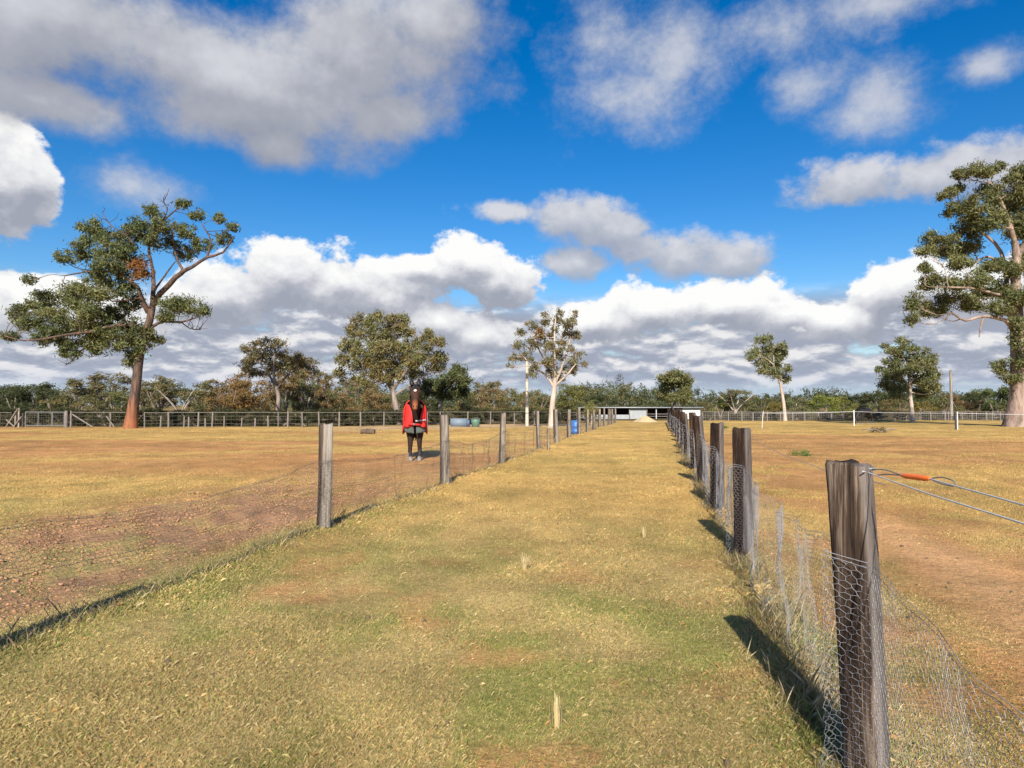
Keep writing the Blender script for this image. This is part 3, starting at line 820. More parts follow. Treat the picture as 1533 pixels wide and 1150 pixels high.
s6 = 2.614
hero_tree('eucalyptus_tree', 'huge gum tree with thick pinkish trunk at the right edge of the picture', 48, (1524, 637),
    [(1529, 638, 44), (1529, 600, 31), (1528, 575, 27), (1526, 540, 22.5), (1524, 507, 19.5), (1522, 465, 16), (1520, 434, 13.5), (1522, 388, 11), (1519, 362, 9)],
    [[(1519, 495, 9), (1508, 482, 6, -.6), (1491, 476, 5, -1), (1468, 474, 4, -1.5), (1445, 480, 3.6, -1.6), (1426, 469, 2.6, -1.8)],
     [(1472, 476, 3, -1.4), (1468, 490, 2.4, -1.3), (1466, 505, 1.6, -1.2)],
     [(1518, 505, 10), (1513, 470, 8, .4), (1508, 434, 7, .8), (1499, 377, 5, 1.2), (1468, 346, 4, 1.2), (1445, 316, 2.4, 1)],
     [(1520, 365, 8), (1506, 319, 5, -.6), (1495, 295, 4, -.8), (1484, 275, 2.6, -1)],
     [(1522, 388, 9), (1545, 340, 7), (1562, 300, 4)], [(1523, 460, 10), (1560, 430, 7), (1595, 400, 4)],
     [(1505, 400, 5, 1), (1480, 385, 4, 1.2), (1450, 395, 3, 1.4), (1420, 385, 2, 1.4)],
     [(1517, 450, 5), (1490, 440, 4, -1), (1455, 432, 3, -1.8), (1420, 430, 2, -2)]],
    C(1300, 220, s6, [(430, 100, 78, 26), (500, 82, 34, 18), (360, 108, 26, 22), (300, 190, 40, 16), (345, 168, 34, 18), (335, 250, 42, 28), (430, 235, 75, 42), (520, 185, 100, 42),
     (590, 125, 56, 42), (470, 295, 75, 42), (570, 250, 65, 52), (385, 325, 52, 40), (275, 365, 75, 26), (230, 408, 40, 22), (330, 412, 85, 34), (405, 385, 50, 38),
     (225, 480, 34, 20), (360, 455, 60, 26), (470, 470, 70, 32), (560, 478, 56, 32), (275, 535, 70, 34), (380, 535, 80, 34), (480, 560, 85, 38), (570, 585, 62, 34),
     (190, 615, 36, 36), (165, 668, 16, 36), (255, 640, 66, 34), (340, 605, 75, 30), (430, 620, 70, 28), (515, 635, 50, 28), (515, 868, 36, 28),
     (592, 760, 26, 40, -.9), (600, 830, 28, 40, -1.0), (560, 905, 34, 26, -.9), (580, 700, 26, 30, -.8), (640, 300, 90, 70), (665, 450, 90, 55), (660, 190, 80, 62), (690, 580, 95, 50), (640, 110, 60, 35), (730, 380, 60, 60)]),
    M['bark_big'], GREEN[1:] + OLIVE[:2], 0.23, 0.80, seed=22, lump=15, fill=0.38)

s4 = 4.509
hero_tree('gum_tree', 'sparse pale trunked gum tree between the two lane fences and the left yard', 44, (825, 634),
    [(825, 634, 9.5), (826, 618, 8.5), (828, 598, 8), (830, 580, 7), (831, 570, 6)],
    [[(830, 580, 4), (815, 560, 3), (797, 550, 2.2), (785, 535, 1.4)], [(830, 575, 4), (818, 545, 3, .4), (805, 520, 2, .6), (795, 495, 1.2, .5)],
     [(831, 572, 5), (830, 540, 4, -.3), (830, 505, 2.6, -.3), (832, 475, 1.4)], [(831, 574, 4.5), (842, 548, 3.4, .2), (852, 515, 2.4, .3), (858, 480, 1.4)],
     [(831, 578, 4), (848, 562, 2.8, -.5), (862, 545, 1.6, -.6)]],
    C(740, 450, s4, [(440, 85, 26, 22), (545, 88, 16, 24), (340, 98, 25, 18), (265, 170, 34, 26), (220, 160, 12, 10), (350, 145, 38, 34), (430, 145, 40, 36), (515, 150, 46, 42), (180, 218, 36, 26),
     (300, 235, 52, 46, -.8, RUST[1:] + OLIVE), (400, 225, 50, 44), (500, 215, 56, 46), (560, 240, 26, 28), (160, 305, 36, 34), (250, 305, 50, 42), (350, 320, 56, 44), (440, 320, 56, 44), (520, 328, 28, 20),
     (575, 362, 40, 14), (130, 388, 38, 26), (220, 385, 56, 36), (360, 415, 56, 44), (425, 388, 48, 40), (545, 405, 46, 34), (610, 430, 26, 18), (105, 440, 28, 10), (270, 480, 40, 54),
     (400, 480, 48, 34), (500, 478, 56, 34), (540, 455, 34, 28), (445, 530, 38, 20)]),
    M['bark_white'], OLIVE + GREY, 0.20, 0.40, seed=23, lump=11, fill=0.34)

s2 = 3.65
hero_tree('gum_tree', 'broad round topped olive gum tree standing behind the horse', 52, (596, 637),
    [(596, 636, 10), (594, 615, 9), (591, 600, 8), (588, 585, 7), (586, 572, 6)],
    [[(588, 588, 5), (575, 565, 4), (560, 545, 3), (545, 525, 2)], [(587, 580, 5), (590, 545, 4, .5), (585, 510, 3, .8), (575, 485, 2)],
     [(588, 585, 5), (605, 560, 4, -.4), (625, 535, 3, -.6), (645, 515, 2)], [(590, 592, 4), (612, 578, 3), (640, 560, 2.4)],
     [(586, 575, 4), (570, 535, 3, -.8), (550, 505, 2, -1)]],
    C(300, 440, s2, [(900, 148, 75, 38), (1000, 136, 85, 34), (1090, 160, 66, 40), (850, 210, 56, 44), (950, 215, 85, 52), (1060, 225, 76, 48), (1135, 205, 38, 36), (800, 290, 52, 42), (900, 300, 85, 52),
     (1010, 300, 85, 46), (1100, 290, 66, 44), (775, 362, 44, 34), (870, 385, 85, 44), (970, 380, 85, 52), (1070, 370, 76, 52), (757, 430, 30, 26), (815, 470, 60, 34), (900, 475, 60, 36),
     (1000, 450, 78, 50), (1080, 440, 56, 46), (1240, 228, 48, 30), (1200, 280, 46, 36), (1290, 268, 46, 34), (1320, 348, 36, 34), (1250, 340, 66, 46), (1180, 365, 66, 46), (1285, 405, 60, 40),
     (1180, 430, 66, 38), (1130, 330, 50, 40)]),
    M['bark_grey'], OLIVE[:3] + BROWN[2:3] + GREEN[2:], 0.24, 0.58, seed=24, fill=0.40)

hero_tree('gum_tree', 'thin brownish gum tree rising above the scrub right of the rust trunked tree', 58, (415, 632),
    [(415, 633, 8), (416, 612, 7), (417, 595, 6), (413, 578, 5), (410, 566, 4)],
    [[(413, 578, 4), (398, 555, 3), (385, 535, 2), (375, 520, 1.2)], [(411, 570, 4), (410, 545, 3), (412, 522, 1.6)], [(414, 582, 3.4), (432, 560, 2.6), (450, 548, 1.8), (468, 548, 1.2)]],
    C(300, 440, s2, [(330, 270, 56, 22), (420, 280, 56, 26), (265, 305, 46, 26), (350, 335, 76, 36), (450, 338, 66, 36), (245, 390, 40, 38), (380, 395, 76, 40), (515, 358, 56, 32), (590, 385, 56, 32), (290, 360, 50, 36), (460, 395, 50, 34),
     (620, 430, 36, 26), (555, 435, 38, 22), (490, 410, 46, 30), (310, 430, 50, 26)]),
    M['bark_grey'], BROWN[2:] + OLIVE + GREY[:1], 0.25, 0.42, seed=25, fill=0.40)

hero_tree('gum_tree', 'small dark green gum tree with a forked pale trunk right of the horse', 60, (659, 630),
    [(659, 631, 6), (659, 612, 5.4), (660, 600, 5)],
    [[(660, 603, 4), (668, 585, 3), (682, 568, 2)], [(660, 602, 4), (648, 588, 3), (640, 578, 2)]],
    C(300, 440, s2, [(1420, 425, 46, 34), (1395, 468, 68, 38), (1290, 488, 86, 38), (1440, 488, 46, 32), (1250, 530, 60, 38), (1340, 540, 70, 36), (1420, 540, 60, 34)]),
    M['bark_white'], GREEN[:3] + DARK, 0.28, 1.0, seed=26)

s5 = 2.988
hero_tree('gum_tree', 'slim leaning gum tree with a bare pale stem in the right paddock', 70, (1175, 627),
    [(1175.5, 628, 5.6), (1174, 610, 4.8), (1171, 590, 4.4), (1167, 570, 4), (1160, 552, 3.2), (1157, 544, 2.8)],
    [[(1167, 570, 3), (1172, 558, 2.2, .8), (1178, 550, 1.4, 1)], [(1158, 546, 2.6), (1145, 535, 2, .9), (1130, 525, 1.2, 1)], [(1158, 546, 2.6), (1158, 525, 2, 1), (1152, 510, 1.2, 1)]],
    C(1020, 470, s5, [(350, 118, 34, 18), (388, 106, 24, 12), (450, 145, 36, 12), (325, 170, 36, 26), (400, 170, 48, 32), (315, 195, 24, 14), (380, 220, 48, 32), (430, 215, 36, 34), (362, 257, 24, 14),
     (410, 268, 38, 28), (475, 245, 17, 18), (462, 290, 28, 20), (450, 180, 30, 24)]),
    M['bark_white'], GREEN[1:] + GREY, 0.30, 0.6, seed=27, fill=0.42)

hero_tree('gum_tree', 'rounded gum tree with a whitewashed trunk foot left of the right hand pole', 70, (1366, 627),
    [(1366, 628, 6.4), (1365, 612, 5.6), (1363, 594, 5), (1362, 578, 4.4), (1361, 562, 4)],
    [[(1362, 580, 4), (1345, 560, 3), (1330, 548, 2)], [(1362, 575, 3.4), (1378, 555, 2.6), (1392, 545, 1.8)], [(1361, 564, 3.4), (1352, 535, 2.4), (1345, 518, 1.4)]],
    C(1020, 470, s5, [(990, 124, 38, 16), (1015, 150, 38, 18), (925, 158, 36, 20), (960, 172, 38, 24), (1050, 158, 18, 10), (940, 215, 42, 17), (1000, 190, 48, 28), (1090, 190, 48, 26), (1112, 212, 36, 18), (1050, 222, 48, 28),
     (898, 250, 28, 14), (950, 270, 58, 32), (990, 260, 56, 36), (1080, 242, 56, 28), (1112, 270, 52, 28), (910, 312, 28, 24), (960, 320, 56, 32), (1050, 300, 48, 32), (1100, 310, 48, 32), (1133, 345, 26, 26),
     (1070, 358, 48, 28), (980, 358, 46, 28)]),
    M['bark_white'], GREEN[1:] + OLIVE[:2], 0.30, 0.55, seed=28, fill=0.40)

hero_tree('round_tree', 'dense dome shaped green tree behind the long shed', 112, (1010, 622),
    [(1010, 624, 6), (1010, 606, 5), (1010, 590, 4)], [],
    C(740, 450, s4, [(1215, 515, 92, 34), (1150, 560, 56, 46), (1282, 560, 52, 48), (1215, 575, 95, 54), (1148, 640, 52, 44), (1250, 650, 85, 44), (1300, 625, 40, 40)]),
    M['bark_grey'], OLIVE[:2] + GREEN[2:] + YELLOW[:1], 0.42, 1.1, seed=29, twig=False)

# ------------------------------------------------------------------ scrub and trees along the paddocks' far sides
def bush_proto(kind, seed):
    """a tree of unit height, standing at the origin: (trunk, crown) as mesh collectors"""
    g = np.random.default_rng(seed)
    wood, crown = MB(), MB()
    if kind in ('tall', 'tallbrown'):
        pal = GREY + OLIVE if kind == 'tall' else BROWN + OLIVE
        for t in range(3):
            a = g.uniform(0, 6.28); x, y = 0.12 * math.cos(a), 0.12 * math.sin(a)
            wood.tube(spline([(0.03 * math.cos(a), 0.03 * math.sin(a), -0.05), (x, y, 0.28), (x * 2.2 + g.normal() * .04, y * 2.2, 0.72)], 10), np.linspace(0.028, 0.008, 11), 7)
        for k in range(15):
            a = g.uniform(0, 6.28); r = g.uniform(0.05, 0.42); z = g.uniform(0.38, 0.93)
            r *= math.sqrt(max(0.1, 1 - ((z - 0.62) / 0.42) ** 2))
            c = np.array((r * math.cos(a), r * math.sin(a), z)); sz = g.uniform(0.10, 0.17)
            leaves(crown, c, np.array((sz, sz, sz * 0.72)), 230, 0.05, pal, 7, 0.42, g=g)
            wood.tube(spline([(0.2 * c[0], 0.2 * c[1], 0.3), c * 0.6 + np.array((0, 0, 0.1)), c], 8), np.linspace(0.011, 0.003, 9), 5, False)
    elif kind in ('dense', 'dark', 'yellow'):
        pal = {'dense': GREEN[1:] + OLIVE[:2], 'dark': DARK + GREEN[:1], 'yellow': YELLOW + GREEN[2:]}[kind]
        for t in range(2):
            a = g.uniform(0, 6.28)
            wood.tube(spline([(0, 0, -0.05), (0.05 * math.cos(a), 0.05 * math.sin(a), 0.2), (0.16 * math.cos(a), 0.16 * math.sin(a), 0.6)], 8), np.linspace(0.035, 0.012, 9), 7)
        for k in range(17):
            a = g.uniform(0, 6.28); z = g.uniform(0.24, 0.86)
            r = 0.46 * math.sqrt(max(0.05, 1 - ((z - 0.45) / 0.55) ** 2)) * g.uniform(0.4, 0.95)
            sz = g.uniform(0.13, 0.21)
            leaves(crown, np.array((r * math.cos(a), r * math.sin(a), z)), np.array((sz, sz, sz * 0.75)), 300, 0.05, pal, 7, 0.46, g=g)
    elif kind in ('scrub', 'brown'):
        pal = {'scrub': OLIVE + GREEN[1:3], 'brown': BROWN + OLIVE[2:]}[kind]
        for t in range(4):
            a = g.uniform(0, 6.28)
            wood.tube(spline([(0, 0, -0.05), (0.10 * math.cos(a), 0.10 * math.sin(a), 0.25), (0.32 * math.cos(a), 0.32 * math.sin(a), 0.7)], 8), np.linspace(0.02, 0.006, 9), 6)
        for k in range(18):
            a = g.uniform(0, 6.28); z = g.uniform(0.16, 0.88); r = g.uniform(0.1, 0.62) * math.sqrt(max(0.1, 1 - ((z - 0.4) / 0.62) ** 2))
            sz = g.uniform(0.12, 0.21)
            leaves(crown, np.array((r * math.cos(a), r * math.sin(a), z)), np.array((sz * 1.15, sz * 1.15, sz * 0.7)), 250, 0.05, pal, 8, 0.40, g=g)
    elif kind == 'low':
        for t in range(4):
            a = g.uniform(0, 6.28)
            wood.tube(spline([(0, 0, -0.05), (0.12 * math.cos(a), 0.12 * math.sin(a), 0.25), (0.36 * math.cos(a), 0.36 * math.sin(a), 0.7)], 8), np.linspace(0.02, 0.006, 9), 6)
        for k in range(22):
            a = g.uniform(0, 6.28); z = g.uniform(0.06, 0.84); r = g.uniform(0.05, 0.62) * math.sqrt(max(0.1, 1 - (z / 1.0) ** 2))
            sz = g.uniform(0.14, 0.22)
            leaves(crown, np.array((r * math.cos(a), r * math.sin(a), z)), np.array((sz, sz, sz)), 260, 0.055, DARK + OLIVE[:1], 8, 0.42, g=g)
    elif kind == 'ball':
        wood.tube([(0, 0, -0.05), (0, 0, 0.3), (0, 0, 0.6)], [0.05, 0.04, 0.02], 8)
        for k in range(14):
            e = g.normal(size=3); e /= np.linalg.norm(e)
            leaves(crown, np.array((0, 0, 0.54)) + e * 0.27, np.array((0.2, 0.2, 0.18)), 280, 0.05, GREY + GREEN[2:], 8, 0.45, g=g)
    elif kind == 'fork':
        for t in range(4):
            a = t * 1.57 + g.uniform(-.4, .4)
            P = spline([(0, 0, -0.05), (0.05 * math.cos(a), 0.05 * math.sin(a), 0.28), (0.32 * math.cos(a), 0.32 * math.sin(a), 0.66), (0.5 * math.cos(a), 0.5 * math.sin(a), 0.84)], 12)
            wood.tube(P, np.linspace(0.022, 0.006, len(P)), 7)
        for k in range(16):
            a = g.uniform(0, 6.28); z = g.uniform(0.62, 0.92); r = g.uniform(0.05, 0.55)
            sz = g.uniform(0.10, 0.17)
            leaves(crown, np.array((r * math.cos(a), r * math.sin(a), z)), np.array((sz * 1.2, sz * 1.2, sz * 0.7)), 190, 0.05, OLIVE + GREY, 7, 0.40, g=g)
    return wood, crown

KINDS = {'tall': ('tall_gum', 'bark_grey'), 'tallbrown': ('tall_gum', 'bark_grey'), 'dense': ('leafy_tree', 'bark_grey'), 'dark': ('dark_tree', 'bark_grey'), 'yellow': ('bright_bush', 'bark_grey'),
         'scrub': ('scrub_tree', 'bark_grey'), 'brown': ('scrub_tree', 'bark_grey'), 'low': ('low_bush', 'bark_grey'), 'ball': ('round_shrub', 'bark_white'), 'fork': ('forked_gum', 'bark_white')}
protos = {}
def proto(kind, v):
    if (kind, v) not in protos:
        wood, crown = bush_proto(kind, 100 + 7 * v + sum(map(ord, kind)))
        tr = wood.build('trunk', M[KINDS[kind][1]]); cr = crown.build('crown', M['leaf'], smooth=False)
        protos[(kind, v)] = [tr, cr, False]
    return protos[(kind, v)]

count = {}
def bush(kind, px, top, d, wide, label, group=None, col=(1, 1, 1), v=None):
    """px, top: photo column of the middle and photo row of the top; wide: photo width of the crown"""
    count[kind] = count.get(kind, 0) + 1
    v = count[kind] % 3 if v is None else v
    q = ground_px(px, d); h = (at(px, top, d)[2] - q.z) * (1.12 if px < 900 and kind != 'low' else 1.0); wide = wide * (1.15 if px < 900 else 1.0)
    root = empty(KINDS[kind][0], q, random.uniform(0, 6.28))
    wd = wide * d / F; base = {'tall': 0.95, 'tallbrown': 0.95, 'dense': 1.1, 'dark': 1.1, 'yellow': 1.15, 'scrub': 1.35, 'brown': 1.35, 'low': 1.35, 'ball': 0.85, 'fork': 1.1}[kind]
    tag(root, label, 'shrub' if kind in ('ball', 'yellow', 'low') else 'tree', group)
    root.scale = (wd / base, wd / base, h)
    p = proto(kind, v)
    for src in p[:2]:
        if not p[2]: c = src
        else: c = src.copy(); COL.objects.link(c)
        c.parent = root
        if src is p[1]: c.color = (*col, 1)
    p[2] = True
    return root

GL = 'trees and scrub behind the left paddock fence'
DK = 'dark green trees at the far left edge behind the fence'
for px, top, d, w in [(-60, 574, 90, 90), (-10, 577, 100, 80), (22, 580, 92, 60), (52, 576, 105, 66), (80, 583, 90, 55)]:
    bush('dark', px, top, d, w, 'dark green tree at the far left edge of the wood behind the fence', DK)
bush('scrub', 105, 589, 70, 80, 'brownish green scrub tree behind the metal gate', GL, (1, .93, .86))
bush('tall', 148, 566, 78, 90, 'thin topped grey green gum just left of the rust trunked tree', GL)
bush('scrub', 172, 584, 66, 84, 'low scrub tree behind the trunk foot of the rust trunked tree', GL, (.95, 1, .9))
bush('tall', 242, 572, 74, 70, 'thin topped gum just right of the rust trunked tree', GL)
bush('fork', 270, 578, 62, 80, 'scrubby gum with several forked pale stems behind the left fence', GL, (.95, 1, .9))
bush('scrub', 305, 578, 68, 90, 'olive scrub tree right of the forked pale stems', GL)
bush('brown', 345, 572, 66, 80, 'orange brown scrub tree left of the thin brownish gum', GL, (1.05, .95, .8))
bush('brown', 382, 556, 70, 90, 'tallest rust brown scrub tree under the thin brownish gum', GL, (1.05, .92, .8))
bush('brown', 425, 558, 66, 84, 'rust brown scrub tree in front of the thin brownish gum', GL, (.95, .9, .85))
bush('scrub', 462, 568, 64, 70, 'olive scrub tree right of the thin brownish gum', GL)
bush('tallbrown', 452, 540, 78, 70, 'sparse brownish gum standing behind the olive scrub', GL)
bush('brown', 500, 572, 66, 72, 'brown scrub tree behind the nearest left lane post', GL, (.95, .95, .9))
bush('scrub', 532, 566, 70, 70, 'olive scrub tree left of the round topped gum', GL)
bush('brown', 560, 578, 66, 66, 'low brown scrub tree under the left side of the round topped gum', GL)
bush('dense', 590, 590, 74, 66, 'low green tree behind the trunk of the round topped gum', GL)
bush('dark', 640, 578, 76, 76, 'dark green tree behind the right shoulder of the horse', GL)
bush('scrub', 700, 580, 66, 70, 'olive scrub tree behind the blue grey trough', GL, (1, .97, .8))
bush('brown', 738, 583, 70, 66, 'brown scrub tree left of the pale utility pole', GL)
bush('scrub', 772, 582, 68, 62, 'olive scrub tree behind the pale utility pole', GL, (1, .92, .8))
bush('scrub', 806, 584, 74, 56, 'low scrub tree between the utility pole and the sparse gum', GL)
bush('dense', 856, 577, 78, 66, 'rounded green tree right of the sparse pale trunked gum', GL, (1.05, 1.0, .8))
bush('dark', 900, 588, 96, 70, 'dark tree behind the left end of the long shed', GL)
bush('tall', 118, 573, 84, 56, 'thin grey green gum above the metal gate', GL)
bush('tall', 214, 576, 80, 50, 'small thin gum hidden partly by the rust coloured trunk', GL)
bush('tallbrown', 326, 571, 80, 60, 'thin brownish gum rising between two scrub trees left of the rust brown group', GL)
bush('tall', 486, 566, 82, 56, 'thin grey green gum left of the round topped gum', GL, (1, .95, .85))
bush('tall', 726, 577, 84, 56, 'thin gum between the forked dark green gum and the pale pole', GL)
GD = 'low dark bushes directly behind the left paddock fence'
for px, w in [(-40, 90), (0, 70), (34, 64), (66, 60), (98, 64), (130, 60), (160, 64), (196, 60), (228, 64), (262, 60), (294, 66), (328, 60), (360, 66), (392, 58), (424, 66), (458, 60), (492, 66), (524, 60), (556, 66), (590, 60), (624, 66),
              (656, 60), (690, 66), (722, 60), (756, 64), (788, 56), (820, 60), (850, 56), (880, 50)]:
    top, d = 608 + random.uniform(0, 5), fd_px(px) + random.uniform(2.5, 5.0)
    bush('low', px, top, d, w, 'low dark bush directly behind the left paddock fence', GD, (.75, .78, .72))

GRT = 'trees and scrub behind the right paddock fence'
bush('scrub', 1052, 594, 100, 56, 'olive scrub tree behind the white end of the shed', GRT)
bush('dense', 1078, 592, 92, 50, 'yellow green bush right of the white shed end', GRT, (1.15, 1.1, .8))
bush('fork', 1100, 582, 90, 66, 'gum with forked pale stems left of the slim leaning gum', GRT)
bush('scrub', 1140, 590, 96, 60, 'dull scrub tree just left of the slim leaning gum', GRT, (.85, .9, .85))
bush('yellow', 1160, 600, 88, 34, 'low yellowish bush at the foot of the slim leaning gum', GRT, (1.1, .85, .7))
bush('ball', 1192, 589, 84, 36, 'tall grey green rounded shrub right of the slim leaning gum', GRT)
bush('yellow', 1232, 588, 84, 62, 'bright yellow green domed bush behind the white tape post', GRT, (.95, 1.05, .8), v=0)
bush('yellow', 1262, 592, 86, 46, 'smaller yellow bush merged with the right side of the bright domed bush', GRT, (1.1, 1.05, .8), v=1)
bush('ball', 1299, 598, 82, 22, 'small ball shaped grey green shrub above the dark grazing horse', GRT)
bush('dark', 1320, 582, 100, 70, 'dark tree left of the whitewashed gum', GRT)
bush('dark', 1280, 588, 108, 70, 'dark tree behind the small ball shaped shrub', GRT)
bush('scrub', 1345, 592, 90, 56, 'brownish scrub under the left side of the whitewashed gum', GRT, (1, .88, .8))
bush('yellow', 1383, 600, 88, 40, 'low golden bush right of the whitewashed trunk', GRT, (1.15, .85, .7))
bush('scrub', 1412, 590, 92, 60, 'olive scrub left of the right hand pole', GRT, (.9, .95, .85))
bush('brown', 1440, 588, 94, 56, 'reddish brown scrub right of the right hand pole', GRT, (.9, .85, .8))
bush('dark', 1462, 582, 96, 56, 'dark tree between the reddish scrub and the dark green tree', GRT)
bush('dense', 1490, 576, 90, 66, 'dark green bushy tree left of the huge trunk', GRT, (.75, .85, .7))
bush('dense', 1560, 578, 92, 80, 'bushy tree behind the huge pinkish trunk', GRT, (.75, .85, .7))
bush('dark', 1610, 578, 96, 80, 'dark tree beyond the right edge of the huge trunk', GRT)
GB = 'low dull bushes directly behind the right paddock fence'
for px, top, w in [(1062, 616, 40), (1098, 618, 44), (1128, 617, 36), (1160, 619, 44), (1200, 618, 40), (1238, 617, 50), (1272, 618, 40), (1312, 617, 46), (1350, 619, 40), (1388, 617, 46), (1430, 617, 44), (1466, 616, 46), (1500, 617, 40), (1560, 616, 60)]:
    bush('low', px, top, 77 + random.uniform(-1, 1), w, 'low dull bush directly behind the right paddock fence', GB, (1.25, 1.0, 1.1))
bush('ball', 886, 600, 52, 24, 'small yellow green ball shaped shrub on a pale stem beside the left lane fence', None, (1.15, 1.1, .7))

def far_wood():
    """the far-off wood that closes the horizon and reads as one dark mass"""
    g = np.random.default_rng(77)
    mb = MB()
    for k in range(520):
        a = g.uniform(-52, 52); d = g.uniform(125, 240)
        x = math.tan(R_(a)) * d; z0 = gz(x, d)
        h = g.uniform(4.2, 6.6) * (0.85 + d / 900) * (1.0 + 0.5 * (vnoise(np.array([a * 0.45]), np.array([3.0]), 5)[0] - 0.5) + 0.35 * (vnoise(np.array([a * 1.7]), np.array([9.0]), 6)[0] - 0.5))
        pal = [DARK, DARK + OLIVE[:1], GREEN[:2] + OLIVE[:1], OLIVE[:2], DARK + GREEN[:2]][g.integers(0, 5)]
        w = g.uniform(2.0, 3.6)
        for q in range(4):
            c = np.array((x + g.normal() * w * 0.5, d + g.normal() * w * 0.5, z0 + h * (0.38 + 0.14 * q)))
            leaves(mb, c, np.array((w * (1.0 - 0.12 * q), w * (1.0 - 0.12 * q), h * 0.26)), 110, 0.55, pal, 5, 0.5, g=g)
    o = mb.build('far_woodland', M['leaf'], smooth=False)
    tag(o, kind='stuff')
far_wood()

# ------------------------------------------------------------------ fences along the lane
def post_mesh(name, mat, w, t, h, parent, seed, lean=(0, 0), face=0.0, sapside=None, rough=0.010, split=False):
    """a split timber post, w wide and t thick, top a little ragged, buried 6 cm"""
    g = np.random.default_rng(seed)
    prof = []
    nseg = 6
    for (x0, y0, x1, y1) in ((-1, -1, 1, -1), (1, -1, 1, 1), (1, 1, -1, 1), (-1, 1, -1, -1)):
        for k in range(nseg):
            s = k / nseg
            prof.append((x0 + (x1 - x0) * s, y0 + (y1 - y0) * s))
    prof = np.array(prof); n = len(prof)
    r = np.hypot(prof[:, 0], prof[:, 1]); prof = prof * (np.minimum(r, 1.28) / r)[:, None]
    irr = g.normal(0, rough, n); irr2 = g.normal(0, rough * 0.8, n)
    zs = np.concatenate([[-0.06], np.linspace(0.02, h - 0.012, 12), [h - 0.003]])
    rings = []
    for i, z in enumerate(zs):
        k = z / h
        ta = 1.04 - 0.07 * k
        off = np.array([lean[0] * k + 0.006 * math.sin(3 * k + seed), lean[1] * k + 0.006 * math.cos(4 * k + seed)])
        e = 1.0 if i < len(zs) - 1 else 0.94
        p = prof * np.array([w / 2, t / 2]) * ta * e
        nrm = prof / np.linalg.norm(prof, axis=1, keepdims=True)
        p = p + nrm * (irr * (1 - k) + irr2 * k)[:, None] + off + g.normal(0, rough * 0.18, (n, 2))
        zz = np.full(n, z) + ((g.normal(0, 0.007, n) - 0.035 * (g.uniform(0, 1, n) < 0.10)) if i == len(zs) - 1 else 0)
        rings.append(np.column_stack([p, zz]))
    V = np.vstack(rings); F_ = []
    for i in range(len(zs) - 1):
        for j in range(n):
            F_.append([i * n + j, i * n + (j + 1) % n, (i + 1) * n + (j + 1) % n, (i + 1) * n + j])
    c = np.array([[*rings[-1][:, :2].mean(0), h - 0.008]]); V = np.vstack([V, c])
    for j in range(n): F_.append([(len(zs) - 1) * n + j, (len(zs) - 1) * n + (j + 1) % n, len(V) - 1, len(V) - 1])
    mb = MB()
    sap = np.zeros((len(V), 3))
    if sapside is not None:
        jj = np.arange(len(V)) % n
        a, b = sapside * nseg, (sapside + 1) * nseg
        sap[(jj >= a) & (jj <= b), :] = 1.0
        if sapside == 3: sap[jj == 0, :] = 1.0
    mb.add(V, F_, sap)
    o = mb.build(name, mat, parent, smooth=False, tintname='sap')
    o.rotation_euler.z = face
    return o

def net(mb, fn, s0, s1, hgt, cell, wire, g, wob=0.13):
    """hexagonal netting between s0 and s1: fn(s, h) gives points; every twist of wire a thin three-sided bar"""
    w = cell; dy = cell * 0.52
    ns = int((s1 - s0) / w); nh = int(hgt / (dy * 1.5))
    if ns < 1 or nh < 1: return
    I, J = np.meshgrid(np.arange(ns), np.arange(nh), indexing='ij')
    I = I.ravel(); J = J.ravel()
    cx = s0 + (I + 0.5 * (J % 2)) * w; cy = J * dy * 1.5 + dy * 0.5
    def key(a, b): return a, b
    top = (cx, cy + dy); ur = (cx + w / 2, cy + dy / 2); lr = (cx + w / 2, cy - dy / 2); bt = (cx, cy - dy)
    ul = (cx - w / 2, cy + dy / 2)
    segs = [(ul, top), (top, ur), (ur, lr)]
    A = np.concatenate([np.stack(a, 1) for a, _ in segs]); B = np.concatenate([np.stack(b, 1) for _, b in segs])
    def jit(P):
        q = np.round(P / (w * 0.25)).astype(np.int64)
        return P + np.stack([_hash(q[:, 0], q[:, 1], 71) - 0.5, _hash(q[:, 0], q[:, 1], 72) - 0.5], 1) * wob * w * 2
    A = jit(A); B = jit(B)
    for P in (A, B): P[:, 1] = np.clip(P[:, 1], 0, hgt)
    a = fn(A[:, 0], A[:, 1]); b = fn(B[:, 0], B[:, 1])
    bars(mb, a, b, wire)

def bars(mb, a, b, wire):
    t = b - a; ln = np.linalg.norm(t, axis=1); ok = ln > 1e-5
    a, b, t, ln = a[ok], b[ok], t[ok], ln[ok]
    t = t / ln[:, None]
    u = np.cross(t, np.array([0.31, 0.57, 0.76])); u /= np.linalg.norm(u, axis=1, keepdims=True)
    v = np.cross(t, u)
    wire = np.broadcast_to(np.asarray(wire, float), (len(a),))[:, None] if np.ndim(wire) == 0 else np.asarray(wire)[ok][:, None]
    ring = [u * wire / 2, (-0.5 * u + 0.866 * v) * wire / 2, (-0.5 * u - 0.866 * v) * wire / 2]
    V = np.stack([a + r for r in ring] + [b + r for r in ring], 1)
    n = len(a)
    f = np.array([[0, 1, 4, 3], [1, 2, 5, 4], [2, 0, 3, 5]])
    mb.add(V.reshape(-1, 3), (f[None] + (np.arange(n) * 6)[:, None, None]).reshape(-1, 4))

